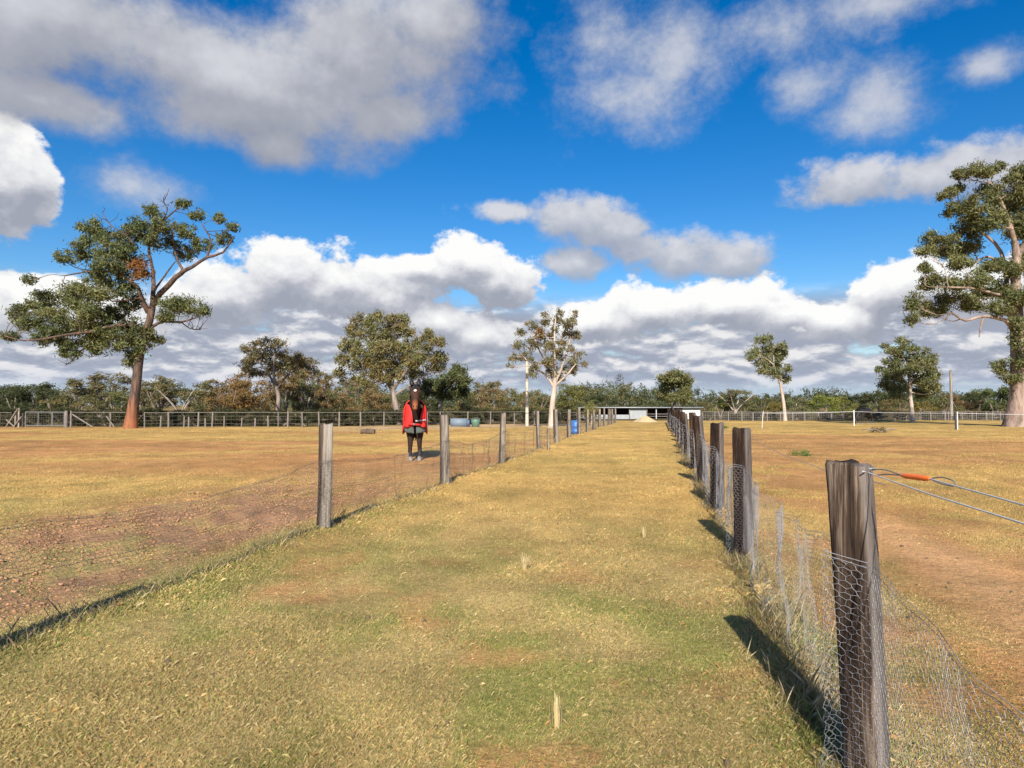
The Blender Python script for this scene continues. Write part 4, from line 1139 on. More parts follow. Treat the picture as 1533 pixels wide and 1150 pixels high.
def lane_fence(side):
    g = np.random.default_rng(31 if side == 'r' else 32)
    L0 = L_RIGHT if side == 'r' else L_LEFT
    if side == 'r':
        us = [-1.45, 2.98]
        for yb in (832, 762, 725, 703):
            us.append(EYE * F / (yb - 606) / math.cos(LANE) - 0.0 + L0 * math.tan(LANE) * 0)
        step = 3.9
    else:
        us = [EYE * F / (1038 - 606)]
        for yb in (795, 727, 695, 674, 664): us.append(EYE * F / (yb - 606))
        step = 4.0
    # convert the depths read above (world y) into distances along the lane
    if side == 'r': depths = [-1.2, 2.80, 6.85, 9.9, 12.9, 15.8]
    else: depths = [u for u in us]
    us = [(d + L0 * math.sin(LANE)) / math.cos(LANE) for d in depths]
    while us[-1] < 60: us.append(us[-1] + step * g.uniform(0.9, 1.1))
    root = empty('lane_fence', (*lane_pt(us[1], L0), 0))
    root.location.z = gz(*lane_pt(us[1], L0))
    if side == 'r': tag(root, 'right hand lane fence of dark brown posts with silvery hexagonal netting', 'fence')
    else: tag(root, 'left hand lane fence of grey split posts with faint sagging netting', 'fence')
    O = Vector(root.location)
    hts = []
    for i, u in enumerate(us):
        x, y = lane_pt(u, L0); z = gz(x, y)
        if side == 'r':
            w, t, h = 0.155 + g.uniform(-.03, .018), 0.14 + g.uniform(-.03, .012), 1.26 + g.uniform(-.06, .05)
            lean = (g.normal(0, .035), g.normal(0, .035)); face = R_(-40 + g.uniform(-6, 6)); sap = 1; mt = M['post_brown'] if i < 2 else M['post_dark']
            if i == 1: lean = (-0.055, 0.0); w, t, h = 0.148, 0.128, 1.27
        else:
            w, t, h = 0.140 + g.uniform(-.015, .02), 0.12 + g.uniform(-.02, .015), 1.28 + g.uniform(-.07, .05)
            lean = (g.normal(0, .025), g.normal(0, .025)); face = R_(28 + g.uniform(-10, 10)); sap = 3; mt = M['post_grey']
            if i == 1: lean = (0.02, 0); w, t = 0.135, 0.13
            if i == 4: w, t = 0.10, 0.09
        p = post_mesh('post', mt, w, t, h, root, 200 + i + (50 if side == 'r' else 0), lean, face, sap, 0.004 if side == 'r' else 0.006)
        p.location = Vector((x, y, z)) - O
        hts.append(h)
    if side == 'l':          # a spare stake tied beside one of the posts and a bent iron dropper
        x, y = lane_pt(us[4] + 0.25, L0 + 0.28)
        p = post_mesh('stake', M['post_grey'], 0.06, 0.05, 0.72, root, 555, (0, 0), 0.3, 3, 0.004); p.location = Vector((x, y, gz(x, y))) - O
    un = np.array(us)
    sgn = -1 if side == 'r' else 1          # the netting hangs on the lane side of the posts
    offp = 0.118 if side == 'r' else 0.10
    def topline(s):
        i = np.clip(np.searchsorted(un, s) - 1, 0, len(un) - 2)
        k = np.clip((s - un[i]) / (un[i + 1] - un[i]), 0, 1)
        sag = (0.13 if side == 'r' else 0.17) * (4 * k * (1 - k)) * (0.6 + 0.8 * _hash(i, i * 0, 5))
        return (0.90 if side == 'r' else 0.80) - sag + 0.025 * (vnoise(s * 3.0, s * 0, 6) - 0.5), k
    def fn(s, h, amp=1.0):
        T, k = topline(s)
        hh = h * T
        belly = np.sin(np.pi * k)
        near = np.minimum(np.abs(s - un[np.clip(np.searchsorted(un, s) - 1, 0, len(un) - 1)]), np.abs(s - un[np.clip(np.searchsorted(un, s), 0, len(un) - 1)]))
        off = 0.015 + np.maximum(0, (0.15 if side == 'r' else 0.12) - 0.95 * near)
        ripple = (fbm(s * 2.1, h * 1.1, 15, 3) - 0.5) * 0.20 * belly * amp
        flare = np.where(h < 0.12, (0.12 - h) * 0.3, 0) * (0.3 + fbm(s * 1.5, s * 0, 16, 2))
        l = L0 + sgn * (off + flare) + ripple
        x = LU[0] * s + LV[0] * l; y = LU[1] * s + LV[1] * l
        return np.stack([x - O.x, y - O.y, terrain(x, y) + 0.012 + hh - O.z], 1)
    nb = MB()
    if side == 'r':
        zones = [(un[0], 7.2, 0.036, 0.0017), (7.2, 13.5, 0.052, 0.0027), (13.5, 24, 0.10, 0.0048), (24, un[-1], 0.20, 0.008)]
    else:
        zones = [(un[0], 9.5, 0.055, 0.0028), (9.5, 18, 0.075, 0.0036), (18, 32, 0.13, 0.004), (32, un[-1], 0.25, 0.007)]
    for a, b, c, wr in zones: net(nb, fn, a, b, 1.0, c, wr, g)
    # creases where the netting is gathered: the same netting folded into narrow upright strips
    s = 5.2
    while s < 26:
        kk = (s - un[np.searchsorted(un, s) - 1]) if s > un[0] else 1
        if side == 'r' and (kk < 0.35 or min(abs(un - s)) < 0.6): s += 0.2; continue
        if side == 'r':
            wdt = g.uniform(0.06, 0.20); tilt = g.uniform(-0.55, 0.30)
            cell = 0.040 if s < 8 else 0.08
            def fold(ss, h, s_=s, w_=wdt, t_=tilt): return fn(s_ + ((ss - s_) * 0.45) * (0.4 + 1.2 * vnoise(h * 2.3, h * 0 + s_, 9)) + t_ * h + 0.10 * (vnoise(h * 3.1, h * 0 + s_ * 3, 7) - .5), h, 1.25)
            net(nb, fold, s, s + wdt / 0.45, 1.0, cell, 0.0017 if s < 8 else 0.0030, g, 0.35)
            s += g.uniform(1.0, 2.4)
        else: s += 50
    nb.build('wire_netting', M['wire'] if side == 'r' else M['wire_old'], root, smooth=False)
    # selvedge wire along the top of the netting
    S = np.arange(un[0], un[-1], 0.08)
    wb = MB(); pts = fn(S, np.ones_like(S)); bars(wb, pts[:-1], pts[1:], 0.0026 + 0.00018 * np.clip(S[:-1], 0, None))
    pts2 = fn(S, np.full_like(S, 0.985) - 0.02 * vnoise(S * 4, S * 0, 3)); bars(wb, pts2[:-1], pts2[1:], 0.0020 + 0.00015 * np.clip(S[:-1], 0, None))
    if side == 'l':
        pts3 = fn(S, np.full_like(S, 0.55)); bars(wb, pts3[:-1], pts3[1:], 0.0030 + 0.00015 * np.clip(S[:-1], 0, None))
    wb.build('selvedge_wire', M['wire'] if side == 'r' else M['wire_old'], root, smooth=False)
    if side == 'r':          # plain electric wire along the paddock side near the post tops
        eb = MB()
        for i in range(len(un) - 1):
            S2 = np.linspace(un[i], un[i + 1], 12); k = np.linspace(0, 1, 12)
            l = L0 + 0.085; x = LU[0] * S2 + LV[0] * l; y = LU[1] * S2 + LV[1] * l
            if i == 0: continue
            z = terrain(x, y) + 1.18 - 0.05 * 4 * k * (1 - k)
            P = np.stack([x - O.x, y - O.y, z - O.z], 1); bars(eb, P[:-1], P[1:], 0.0035 + 0.0002 * S2[:-1])
        eb.build('electric_wire', M['wire'], root, smooth=False)
        # capping rail on the far posts by the shed
        rb = MB(); k0 = len(un) - 7
        pr = [(*lane_pt(un[q], L0), gz(*lane_pt(un[q], L0)) + hts[q] + 0.04) for q in range(k0, len(un))]
        rb.tube(np.array(pr) - np.array(O), 0.045, 8); rb.build('top_rail', M['post_brown'], root)
    return un, hts, O
unr, htr, OR = lane_fence('r')
unl, htl, OL = lane_fence('l')

def electric_gate():
    """two white ropes with an orange insulated handle running from the nearest post back along the fence"""
    x, y = lane_pt(unr[1], L_RIGHT); q = Vector((x, y, gz(x, y)))
    root = empty('rope_gate', q)
    tag(root, 'pair of white electric fence ropes with an orange handle hooked to the nearest post', 'rope gate')
    f = R_(-40)
    right = np.array([math.cos(f), math.sin(f), 0]); Oq = np.array(q)
    hook = at(1306, 704, y - 0.03) - Oq
    A1 = at(1350, 712, 2.52) - Oq; A2 = at(1392, 717, 2.36) - Oq; A3 = at(1535, 757, 1.72) - Oq; A4 = at(1740, 815, 1.2) - Oq
    b1 = at(1306, 710, y - 0.06) - Oq; e2 = at(1535, 785, 1.66) - Oq; e3 = at(1760, 862, 1.15) - Oq
    rp = MB()
    rp.tube(spline([A2, A3, A4], 14), 0.0026, 7)
    rp.tube(spline([at(1292, 706, y - 0.085) - Oq, b1, (b1 + e2) / 2 - np.array([0, 0, .004]), e2, e3], 18), 0.0026, 7)
    rp.build('rope', M['rope'], root)
    hd = MB()
    t = np.linspace(0, 1, 11); P = A1[None] * (1 - t)[:, None] + A2[None] * t[:, None]
    prof = 0.0105 * np.array([0.55, 0.85, 1, 0.92, 1.0, 0.92, 1.0, 0.92, 1.0, 0.8, 0.5])
    hd.tube(P, prof, 10); hd.build('handle', M['orange'], root)
    hk = MB()
    dv = (A1 - hook); 
    hk.tube(spline([hook + np.array([-.004, 0, .018]), hook + np.array([.006, 0, .012]), hook + np.array([.004, 0, -.012]), hook + dv * .12 + np.array([0, 0, -.018]), hook + dv * .5 + np.array([0, 0, -.006]), A1], 24), 0.0022, 6)
    hk.tube(spline([hook + np.array([0, 0, .004]), hook + dv * .5 + np.array([0, 0, .010]), A1], 10), 0.0024, 6)
    hk.build('hook', M['steel'], root); hk = MB()
    lp = A2 + (A2 - A1) * 0.75
    hk.tube(spline([A2, A2 + (lp - A2) * .5 + np.array([0, 0, .010]), lp + np.array([0, 0, .002]), lp + np.array([0, 0, -.014]), A2 + (lp - A2) * .5 + np.array([0, 0, -.012]), A2], 24), 0.0021, 6)
    hk.build('end_loop', M['steel'], root)
    sp = MB(); sp.tube([hook + np.array([-.03, .02, .006]), hook + np.array([.012, 0, .004])], 0.006, 7); sp.build('insulator_screw', M['steel'], root)
electric_gate()

# ------------------------------------------------------------------ fences round the paddocks
def copy_part(src, parent):
    c = src.copy(); COL.objects.link(c); c.parent = parent; return c

def left_paddock_fence():
    d = 44.6
    root = empty('paddock_fence', ground_px(300, d)); O = root.location
    tag(root, 'long pale paddock fence with a top rail along the far side of the left paddock', 'fence')
    xs = [(-40, 1), (0, 1), (166, .95), (217, 1), (241, .75), (253, 1), (276, .7), (283, .68), (297, 1), (308, .6), (318, 1), (336, .72), (362, .62), (382, .6), (402, .75), (417, 1), (431, 1.05), (453, 1),
          (478, 1), (508, 1), (540, 1), (575, 1), (612, 1), (640, 1), (660, 1), (700, 1), (734, 1.0), (770, .9), (800, 1), (838, 1), (868, .9)]
    mb = MB(); mb.tube([(0, 0, -0.1), (0.006, 0, 0.5), (0, 0, 1.02)], [0.050, 0.046, 0.042], 8)
    src = mb.build('post', M['pipe'])
    first = True
    for px, k in xs:
        q = ground_px(px, fd_px(px))
        o = src if first else copy_part(src, root)
        o.parent = root; first = False
        o.location = q - O; o.scale = (random.uniform(.8, 1.3), random.uniform(.8, 1.3), k); o.rotation_euler = (random.uniform(-.04, .04), random.uniform(-.05, .05), 0)
    for a, b in ((-60, 38), (107, 890)):
        rail = MB()
        P = [np.array(ground_px(px, fd_px(px)) - O) + np.array([0, 0, 0.98 + random.uniform(-.02, .02)]) for px in np.arange(a, b + 1, 26)]
        rail.tube(P, 0.021, 6); rail.build('top_rail', M['pipe'], root)
        wr = MB()
        for h in (0.25, 0.5, 0.74):
            P = np.array([np.array(ground_px(px, fd_px(px)) - O) + np.array([0, 0, h + random.uniform(-.02, .02)]) for px in np.arange(a, b + 1, 26)])
            bars(wr, P[:-1], P[1:], 0.014)
        for px in np.arange(a, b, 8.0):
            q = np.array(ground_px(px, fd_px(px)) - O); bars(wr, (q + [0, 0, .06])[None], (q + [0, 0, .96])[None], 0.008)
        wr.build('wire_mesh', M['wire_old'], root, smooth=False)
    for (a, za, b, zb, dd) in ((109, 0.86, 140, 0.03, -.3), (160, 0.75, 172, 0.05, -.2)):
        br = MB(); br.tube([np.array(ground_px(a, d + dd) - O) + [0, 0, za], np.array(ground_px(b, d + dd) - O) + [0, 0, zb]], 0.045, 7)
        br.build('brace', M['pipe'], root)
left_paddock_fence()

def metal_gate():
    d = 44.3
    q0 = ground_px(70, d); root = empty('paddock_gate', q0); O = np.array(q0)
    tag(root, 'grey metal gate with upright bars in the left paddock fence', 'gate')
    fr = MB(); G = lambda px, z, dd=0: np.array(ground_px(px, d + dd)) - O + np.array([0, 0, z])
    fr.tube([G(39, .08), G(39, 1.02)], 0.035, 8); fr.tube([G(97, .08), G(97, 1.02)], 0.035, 8)
    fr.tube([G(39, 1.0), G(97, 1.0)], 0.028, 8); fr.tube([G(39, .12), G(97, .12)], 0.028, 8)
    fr.build('gate_frame', M['steel'], root)
    ba = MB(); ba.tube([G(58, .1), G(58, 1.0)], 0.03, 7); ba.build('upright_bar', M['steel'], root)
    ba = MB(); ba.tube([G(79, .1), G(79, 1.0)], 0.045, 7); ba.build('upright_bar', M['steel'], root)
    ms = MB()
    for z in np.arange(.22, 1.0, .14): bars(ms, G(39, z)[None], G(97, z)[None], 0.010)
    for px in np.arange(42, 97, 3.5): bars(ms, G(px, .12)[None], G(px, 1.0)[None], 0.008)
    ms.build('mesh', M['wire_old'], root, smooth=False)
    for px, r in ((100, .11), (107, .06)):
        pm = MB(); pm.tube([G(px, -.1), G(px, .5), G(px, 1.1)], [r, r * .95, r * .9], 9); pm.build('gate_post', M['pipe'], root)
    # the braced strainer assembly to the left of the gate
    q1 = ground_px(20, d); r2 = empty('fence_strainer', q1); O2 = np.array(q1)
    tag(r2, 'crossed diagonal strainer braces at the far left end of the paddock fence', 'fence brace')
    G2 = lambda px, z, dd=0: np.array(ground_px(px, d + dd)) - O2 + np.array([0, 0, z])
    for a, za, b, zb in ((10, .04, 27, 1.2), (10, .52, 23, .03), (33, .7, 21, .04)):
        m_ = MB(); m_.tube([G2(a, za), G2(b, zb)], 0.045, 7); m_.build('brace', M['pipe'], r2)
    for px, h in ((24, 1.05), (29, 1.25), (35, .9)):
        m_ = MB(); m_.tube([G2(px, -.1, .1), G2(px, h, .1)], 0.055, 8); m_.build('post', M['post_grey'] if px != 35 else M['shed_dark'], r2)
metal_gate()

def right_paddock_fence():
    d = 73.0
    root = empty('paddock_fence', ground_px(1250, d)); O = root.location
    tag(root, 'pale post and mesh fence along the far side of the right paddock', 'fence')
    mb = MB(); mb.tube([(0, 0, -0.1), (0.0, 0, 0.5), (0, 0, 0.98)], [0.06, 0.055, 0.05], 8)
    src = mb.build('post', M['pipe']); first = True
    for px in list(range(1052, 1420, 19)) + list(range(1420, 1640, 11)):
        o = src if first else copy_part(src, root); o.parent = root; first = False
        px = px + random.uniform(-3, 3)
        o.location = ground_px(px, d) - O; k = random.uniform(.8, 1.45); o.scale = (k, k, random.uniform(.9, 1.05))
    rail = MB()
    P = [np.array(ground_px(px, d) - O) + np.array([0, 0, 0.95 + random.uniform(-.015, .015)]) for px in np.arange(1046, 1650, 22)]
    rail.tube(P, 0.028, 6); rail.build('top_rail', M['pipe'], root)
    wr = MB()
    for h in (0.18, 0.36, 0.54, 0.72):
        P = np.array([np.array(ground_px(px, d) - O) + np.array([0, 0, h]) for px in np.arange(1046, 1650, 22)])
        bars(wr, P[:-1], P[1:], 0.020)
    for px in np.arange(1046, 1650, 3.4):
        q = np.array(ground_px(px, d) - O); bars(wr, (q + [0, 0, .05])[None], (q + [0, 0, .94])[None], 0.014)
    wr.build('wire_mesh', M['wire'], root, smooth=False)
right_paddock_fence()

def tape_fence():
    root = empty('tape_fence', ground_px(1278, 51)); O = np.array(root.location)
    tag(root, 'white electric tape fence on thin posts crossing the right paddock', 'fence')
    spec = [(1140, 640, 616, 'post_pale', .035, .10), (1278, 637, 614, 'white_post', .034, 0.0), (1430, 643, 616, 'shed_dark', .05, 0.0)]
    tops = []
    for px, yb, yt, mt, r, ln in spec:
        d = EYE * F / (yb - 605.5); q = np.array(ground_px(px, d)); h = at(px, yt, d)[2] - q[2]
        m_ = MB(); m_.tube([(0, 0, -.1), (ln * .5, 0, h * .5), (ln, 0, h)], [r * 1.1, r, r], 8)
        o = m_.build('post', M[mt], root); o.location = Vector(q - O)
        if px == 1430:      # the pale stake beside the dark one
            m2 = MB(); m2.tube([(0.10, 0, -.1), (0.10, 0, h * .98)], 0.03, 7); o2 = m2.build('post', M['white_post'], root); o2.location = Vector(q - O)
        tops.append(q - O + np.array([ln, 0, h - 0.10]))
    q = np.array(ground_px(1720, 33)); tops.append(q - O + np.array([0, 0, 1.02]))
    q = np.array(ground_px(1062, 60)); tops.insert(0, q - O + np.array([0, 0, 0.95]))
    tb = MB()
    for a, b in zip(tops[:-1], tops[1:]):
        t = np.linspace(0, 1, 14)[:, None]; P = a * (1 - t) + b * t; P[:, 2] -= 0.04 * (4 * t * (1 - t))[:, 0]
        G = np.stack([P + [0, 0, -.013], P + [0, 0.004, -.013], P + [0, 0.004, .013], P + [0, 0, .013]], 1)
        tb.grid(np.concatenate([G, G[:, :1]], 1))
    tb.build('tape', M['rope'], root, smooth=False)
tape_fence()

# ------------------------------------------------------------------ shed, poles and things lying about
def shed():
    d = 88.0
    zr = lambda px, py, dd=0: at(px, py, d + dd)
    q = ground_px(975, d); root = empty('stable_shed', q); O = np.array(q)
    tag(root, 'long low open fronted grey shed with a white end beyond the lane', 'shed')
    X = lambda px: (px - 766.5) / F * d - O[0]
    h = at(975, 610, d)[2] - O[2]; W0, W1 = X(858), X(1048); dep = 4.0
    def part(name, mt, boxes):
        m_ = MB()
        for c, s in boxes: m_.box(c, s)
        return m_.build(name, mt, root, smooth=False)
    part('back_wall', M['shed_dark'], [(((W0 + W1) / 2, dep, h * .48), (W1 - W0, .06, h * .96))])
    # corrugated sheets: a zigzag strip with thickness
    def corr(name, px0, px1, z0, z1, y, mt, step=0.11, dp=0.05):
        xs = np.arange(X(px0), X(px1), step / 2); zig = np.where(np.arange(len(xs)) % 2 == 0, -dp / 2, dp / 2)
        m_ = MB()
        f = np.stack([np.stack([xs, y + zig, np.full_like(xs, z0)], 1), np.stack([xs, y + zig, np.full_like(xs, z1)], 1)], 1)
        b = f + np.array([0, 0.02, 0])
        m_.grid(f); m_.grid(b[:, ::-1]); return m_.build(name, mt, root, smooth=False)
    corr('front_panel', 942, 968, -.1, h * .97, 0, M['iron'])
    corr('end_panel', 1021, 1048, -.1, h * 1.0, -.06, M['iron_white'])
    corr('low_wall', 862, 942, -.1, h * .36, .02, M['iron'])
    sr = MB(); xs = np.arange(W0 - .3, W1 + .3, .15); zg = np.where(np.arange(len(xs)) % 2 == 0, -.02, .02)
    G = np.stack([np.stack([xs, np.full_like(xs, -.45), h + .02 + zg], 1), np.stack([xs, np.full_like(xs, dep + .2), h - .22 + zg], 1)], 1)
    sr.grid(G); sr.grid((G + np.array([0, 0, .03]))[:, ::-1]); sr.build('roof', M['iron'], root, smooth=False)
    part('roof_edge', M['iron'], [(((W0 + W1) / 2, -.48, h - .02), (W1 - W0 + .6, .05, .13))])
    part('low_rail', M['pipe'], [((X(994), .0, h * .42), (X(1021) - X(968), .05, .08)), ((X(994), .0, h * .22), (X(1021) - X(968), .05, .08))])
    for px in (860, 884, 914, 942, 968, 982, 1021):
        mm = MB(); mm.tube([(X(px), -.12, -.1), (X(px), -.12, h - .04)], .06, 8)
        mm.build('post', M['iron_white'] if px == 982 else M['post_grey'], root)
    for px in (914, 968):
        mm = MB(); mm.box((X(px), dep / 2, h * .46), (.05, dep - .1, h * .92)); mm.build('partition', M['shed_dark'], root, smooth=False)
    # heap of pale sand in front of it
    ds = 66.0; q = ground_px(966, ds); g = np.random.default_rng(4)
    n, m2 = 14, 36; P = np.zeros((n, m2, 3))
    hh = at(966, 622.5, ds)[2] - q.z
    for i in range(n):
        for j in range(m2):
            a = j / (m2 - 1) * 6.2832; r = i / (n - 1)
            wob = 1 + 0.12 * math.sin(3 * a) + 0.08 * math.sin(5 * a + 1)
            P[i, j] = (1.15 * r * wob * math.cos(a), 1.2 * r * wob * math.sin(a), hh * (1 - r) ** 0.9 * (1 + 0.06 * math.sin(7 * a + 4 * r)) - 0.03 * r)
    mb = MB(); mb.grid(P); o = mb.build('sand_heap', M['sand']); o.location = q
    tag(o, 'low heap of pale sand at the far end of the lane', 'sand heap')
shed()

def pole(px, yt, d, r, mt, label, arm=False):
    q = ground_px(px, d); h = at(px, yt, d)[2] - q.z
    root = empty('utility_pole', q); tag(root, label, 'pole')
    m_ = MB(); m_.tube([(0, 0, -.2), (0, 0, h * .5), (0, 0, h)], [r * 1.15, r, r * .85], 10); m_.build('shaft', mt, root)
    if arm:
        m_ = MB(); m_.box((0, -.14, h - .35), (1.0, .09, .10)); m_.build('crossarm', M['post_grey'], root, smooth=False)
    c = MB(); c.tube([(0, 0, h), (0, 0, h + .05)], [r * .95, r * .6], 10); c.build('cap', M['steel'], root)
pole(789, 540, 49, .115, M['post_pale'], 'pale slender pole standing left of the sparse pale trunked gum')
pole(1424, 555, 74, .15, M['post_grey'], 'grey wooden pole left of the huge pinkish tree trunk')

def bits():
    # blue plastic drum behind the left lane fence
    d = 34.5; q = ground_px(862, d)
    root = empty('plastic_drum', q); tag(root, 'blue plastic drum standing behind the left lane fence', 'drum')
    m_ = MB(); z = np.array([0, .02, .12, .13, .16, .17, .38, .39, .42, .43, .60, .66, .70]); r = np.array([.20, .235, .245, .255, .255, .245, .25, .26, .26, .25, .24, .21, .14])
    m_.tube(np.stack([z * 0, z * 0, z], 1), r, 20); m_.build('body', M['blue_drum'], root)
    m_ = MB(); m_.tube([(.06, 0, .70), (.06, 0, .735)], .045, 10); m_.build('bung', M['blue_drum'], root)
    # trough
    d = 47; q = ground_px(687, 47.0); root = empty('water_trough', q); tag(root, 'long blue grey water trough by the far fence of the left paddock', 'trough')
    W = 24 / F * d; H = 12 / F * d
    m_ = MB()
    for c, s in (((0, -.24, H / 2), (W, .05, H)), ((0, .24, H / 2), (W, .05, H)), ((-W / 2 + .02, 0, H / 2), (.05, .43, H * .99)), ((W / 2 - .02, 0, H / 2), (.05, .43, H * .99)), ((0, 0, .05), (W * .96, .43, .06))): m_.box(c, s)
    m_.build('basin', M['trough'], root, smooth=False)
    m_ = MB(); m_.box((W / 2 + .10, 0, H * .42), (.20, .46, H * .84)); m_.build('float_box', plain('dark_blue_plastic', (.07, .11, .19), .5), root, smooth=False)
    # green tub
    d = 47; q = ground_px(712, d); root = empty('feed_tub', q); tag(root, 'round green plastic feed tub right of the blue grey trough', 'tub')
    m_ = MB(); z = np.array([0, .03, .3, .50, .53, .50, .40]); r = np.array([.22, .26, .30, .32, .335, .30, .28]); m_.tube(np.stack([z * 0, z * 0, z], 1), r, 20); m_.build('bucket', M['tub'], root)
    m_ = MB(); a = np.linspace(0, math.pi, 14); m_.tube(np.stack([.32 * np.cos(a), 0 * a - .05, .50 + .10 * np.sin(a)], 1), .012, 6); m_.build('handle', M['steel'], root)
    # charred block of timber
    d = EYE * F / (649 - 606); q = ground_px(551, d); m_ = MB()
    t = np.linspace(-.36, .36, 12); g = np.random.default_rng(2)
    m_.tube(np.stack([t, 0.03 * np.sin(t * 6), .12 + 0.01 * np.cos(t * 9)], 1), .13 + g.normal(0, .008, 12), 12)
    o = m_.build('fallen_log', M['log']); o.location = q; tag(o, 'short dark log lying in the left paddock left of the horse', 'log')
    # pale sandy bank by the far fence
    # broken branch on the right paddock
    d = EYE * F / (648 - 606); q = ground_px(1318, d); m_ = MB()
    for k in range(9):
        a = g.uniform(-.5, .5) + (math.pi if k % 2 else 0); ln = g.uniform(.4, 1.1)
        m_.tube(spline([(0, 0, .03), (ln * .5 * math.cos(a), ln * .4 * math.sin(a), .12 + g.uniform(0, .1)), (ln * math.cos(a), ln * math.sin(a), .06 + g.uniform(0, .15))], 8), np.linspace(.03, .01, 9), 6)
    root = empty('fallen_branch', q); tag(root, 'fallen leafy branch lying on the grass of the right paddock', 'branch')
    m_.build('stem', M['bark_grey'], root)
    lf = MB(); leaves(lf, (-.2, 0, .14), (.6, .3, .14), 260, .12, OLIVE, 6, .4); lf.build('foliage', M['leaf'], root, smooth=False)
    # a wad of green weed clumps in the right paddock
    for i, (px, py, lab) in enumerate(((1200, 682, 'green weed clump beyond the nearest right hand post'), (1088, 641, 'small green weed clump beside the right lane fence'))):
        d = EYE * F / (py - 606); q = ground_px(px, d); lf = MB()
        leaves(lf, (0, 0, .05), (.32, .22, .06), 500, .06, [(.10, .17, .04), (.13, .20, .05), (.16, .21, .06)], 3, 1.25, droop=-.6, asp=.25, loose=0.0)
        o = lf.build('weed_clump', M['grass'], smooth=False); o.location = q; tag(o, kind='stuff')
bits()

# ------------------------------------------------------------------ horses
def skin_body(name, mat, parent, verts, edges, root_i=0, levels=2):
    me = bpy.data.meshes.new(name)
    me.from_pydata([v[:3] for v in verts], edges, [])
    o = bpy.data.objects.new(name, me); link(o, parent)
    me.materials.append(mat)
    sk = o.modifiers.new('skin', 'SKIN')
    if not me.skin_vertices: me.skin_vertices.new()
    for i, v in enumerate(verts):
        r = v[3] if isinstance(v[3], tuple) else (v[3], v[3])
        me.skin_vertices[0].data[i].radius = r
        me.skin_vertices[0].data[i].use_root = (i == root_i)
    sk.use_smooth_shade = True; sk.use_x_symmetry = False
    ss = o.modifiers.new('subsurf', 'SUBSURF'); ss.levels = levels; ss.render_levels = levels
    return o

def horse_legs(V, E, i_chest, i_pelvis, fs=.15, hs=.17, step=0.0):
    def chain(start, pts):
        p = start
        for q in pts:
            V.append(q); E.append((p, len(V) - 1)); p = len(V) - 1
    for s in (-1, 1):
        k = step * s
        chain(i_chest, [(s * fs, .42, 1.02, .15), (s * fs, .42 + k * .3, .80, .105), (s * fs * .95, .38 + k, .50, .078), (s * fs * .95, .39 + k, .30, .052), (s * fs * .95, .37 + k, .15, .058), (s * fs * .95, .33 + k, .07, .052), (s * fs * .95, .31 + k, .03, .060)])
        chain(i_pelvis, [(s * hs, 1.78, 1.05, .20), (s * hs, 1.62, .82, .14), (s * hs * .95, 1.98, .52, .08), (s * hs * .95, 1.95, .30, .055), (s * hs * .95, 1.92, .15, .06), (s * hs * .95, 1.88, .07, .055), (s * hs * .95, 1.86, .03, .062)])

def hooves(parent, fs, hs, step=0.0):
    for s in (-1, 1):
        for x, y in ((s * fs * .95, .30 + step * s), (s * hs * .95, 1.85)):
            m_ = MB(); m_.tube([(x, y - .02, -.005), (x, y - .01, .05), (x, y + .01, .095)], [.074, .066, .056], 12); m_.build('hoof', M['hoof'], parent)

def head_extras(parent, brow, poll, muz, ear_len=.17):
    brow, poll, muz = map(np.array, (brow, poll, muz))
    dn = (muz - poll); dn /= np.linalg.norm(dn)
    fwd = np.cross(np.array([1.0, 0, 0]), dn); fwd /= np.linalg.norm(fwd)
    if fwd[1] > 0 and abs(fwd[1]) > abs(fwd[2]): fwd = -fwd
    for s in (-1, 1):
        b = poll + np.array([s * .085, 0, 0]) - dn * 0.03
        tip = b - dn * ear_len + np.array([s * .025, 0, 0])
        m_ = MB(); m_.tube(spline([b + dn * .03, b - dn * ear_len * .45 + np.array([s * .02, 0, 0]), tip], 8), np.array([.045, .060, .068, .064, .054, .042, .027, .013, .004])[:len(spline([b, b, tip], 8))], 8)
        m_.build('ear', M['hair'], parent)
        e = brow + dn * .05 + np.array([s * .098, 0, 0]) + fwd * .02
        m_ = MB(); u = np.linspace(-1, 1, 7); m_.tube(e[None] + u[:, None] * dn * .026, .024 * np.sqrt(np.maximum(1 - u ** 2, .02)), 8); m_.build('eye', M['eye'], parent)
        nn = muz + np.array([s * .045, 0, 0]) + fwd * .055 - dn * .02
        m_ = MB(); m_.tube(nn[None] + u[:, None] * dn * .022, .016 * np.sqrt(np.maximum(1 - u ** 2, .02)), 8); m_.build('nostril', M['eye'], parent)
    return dn, fwd

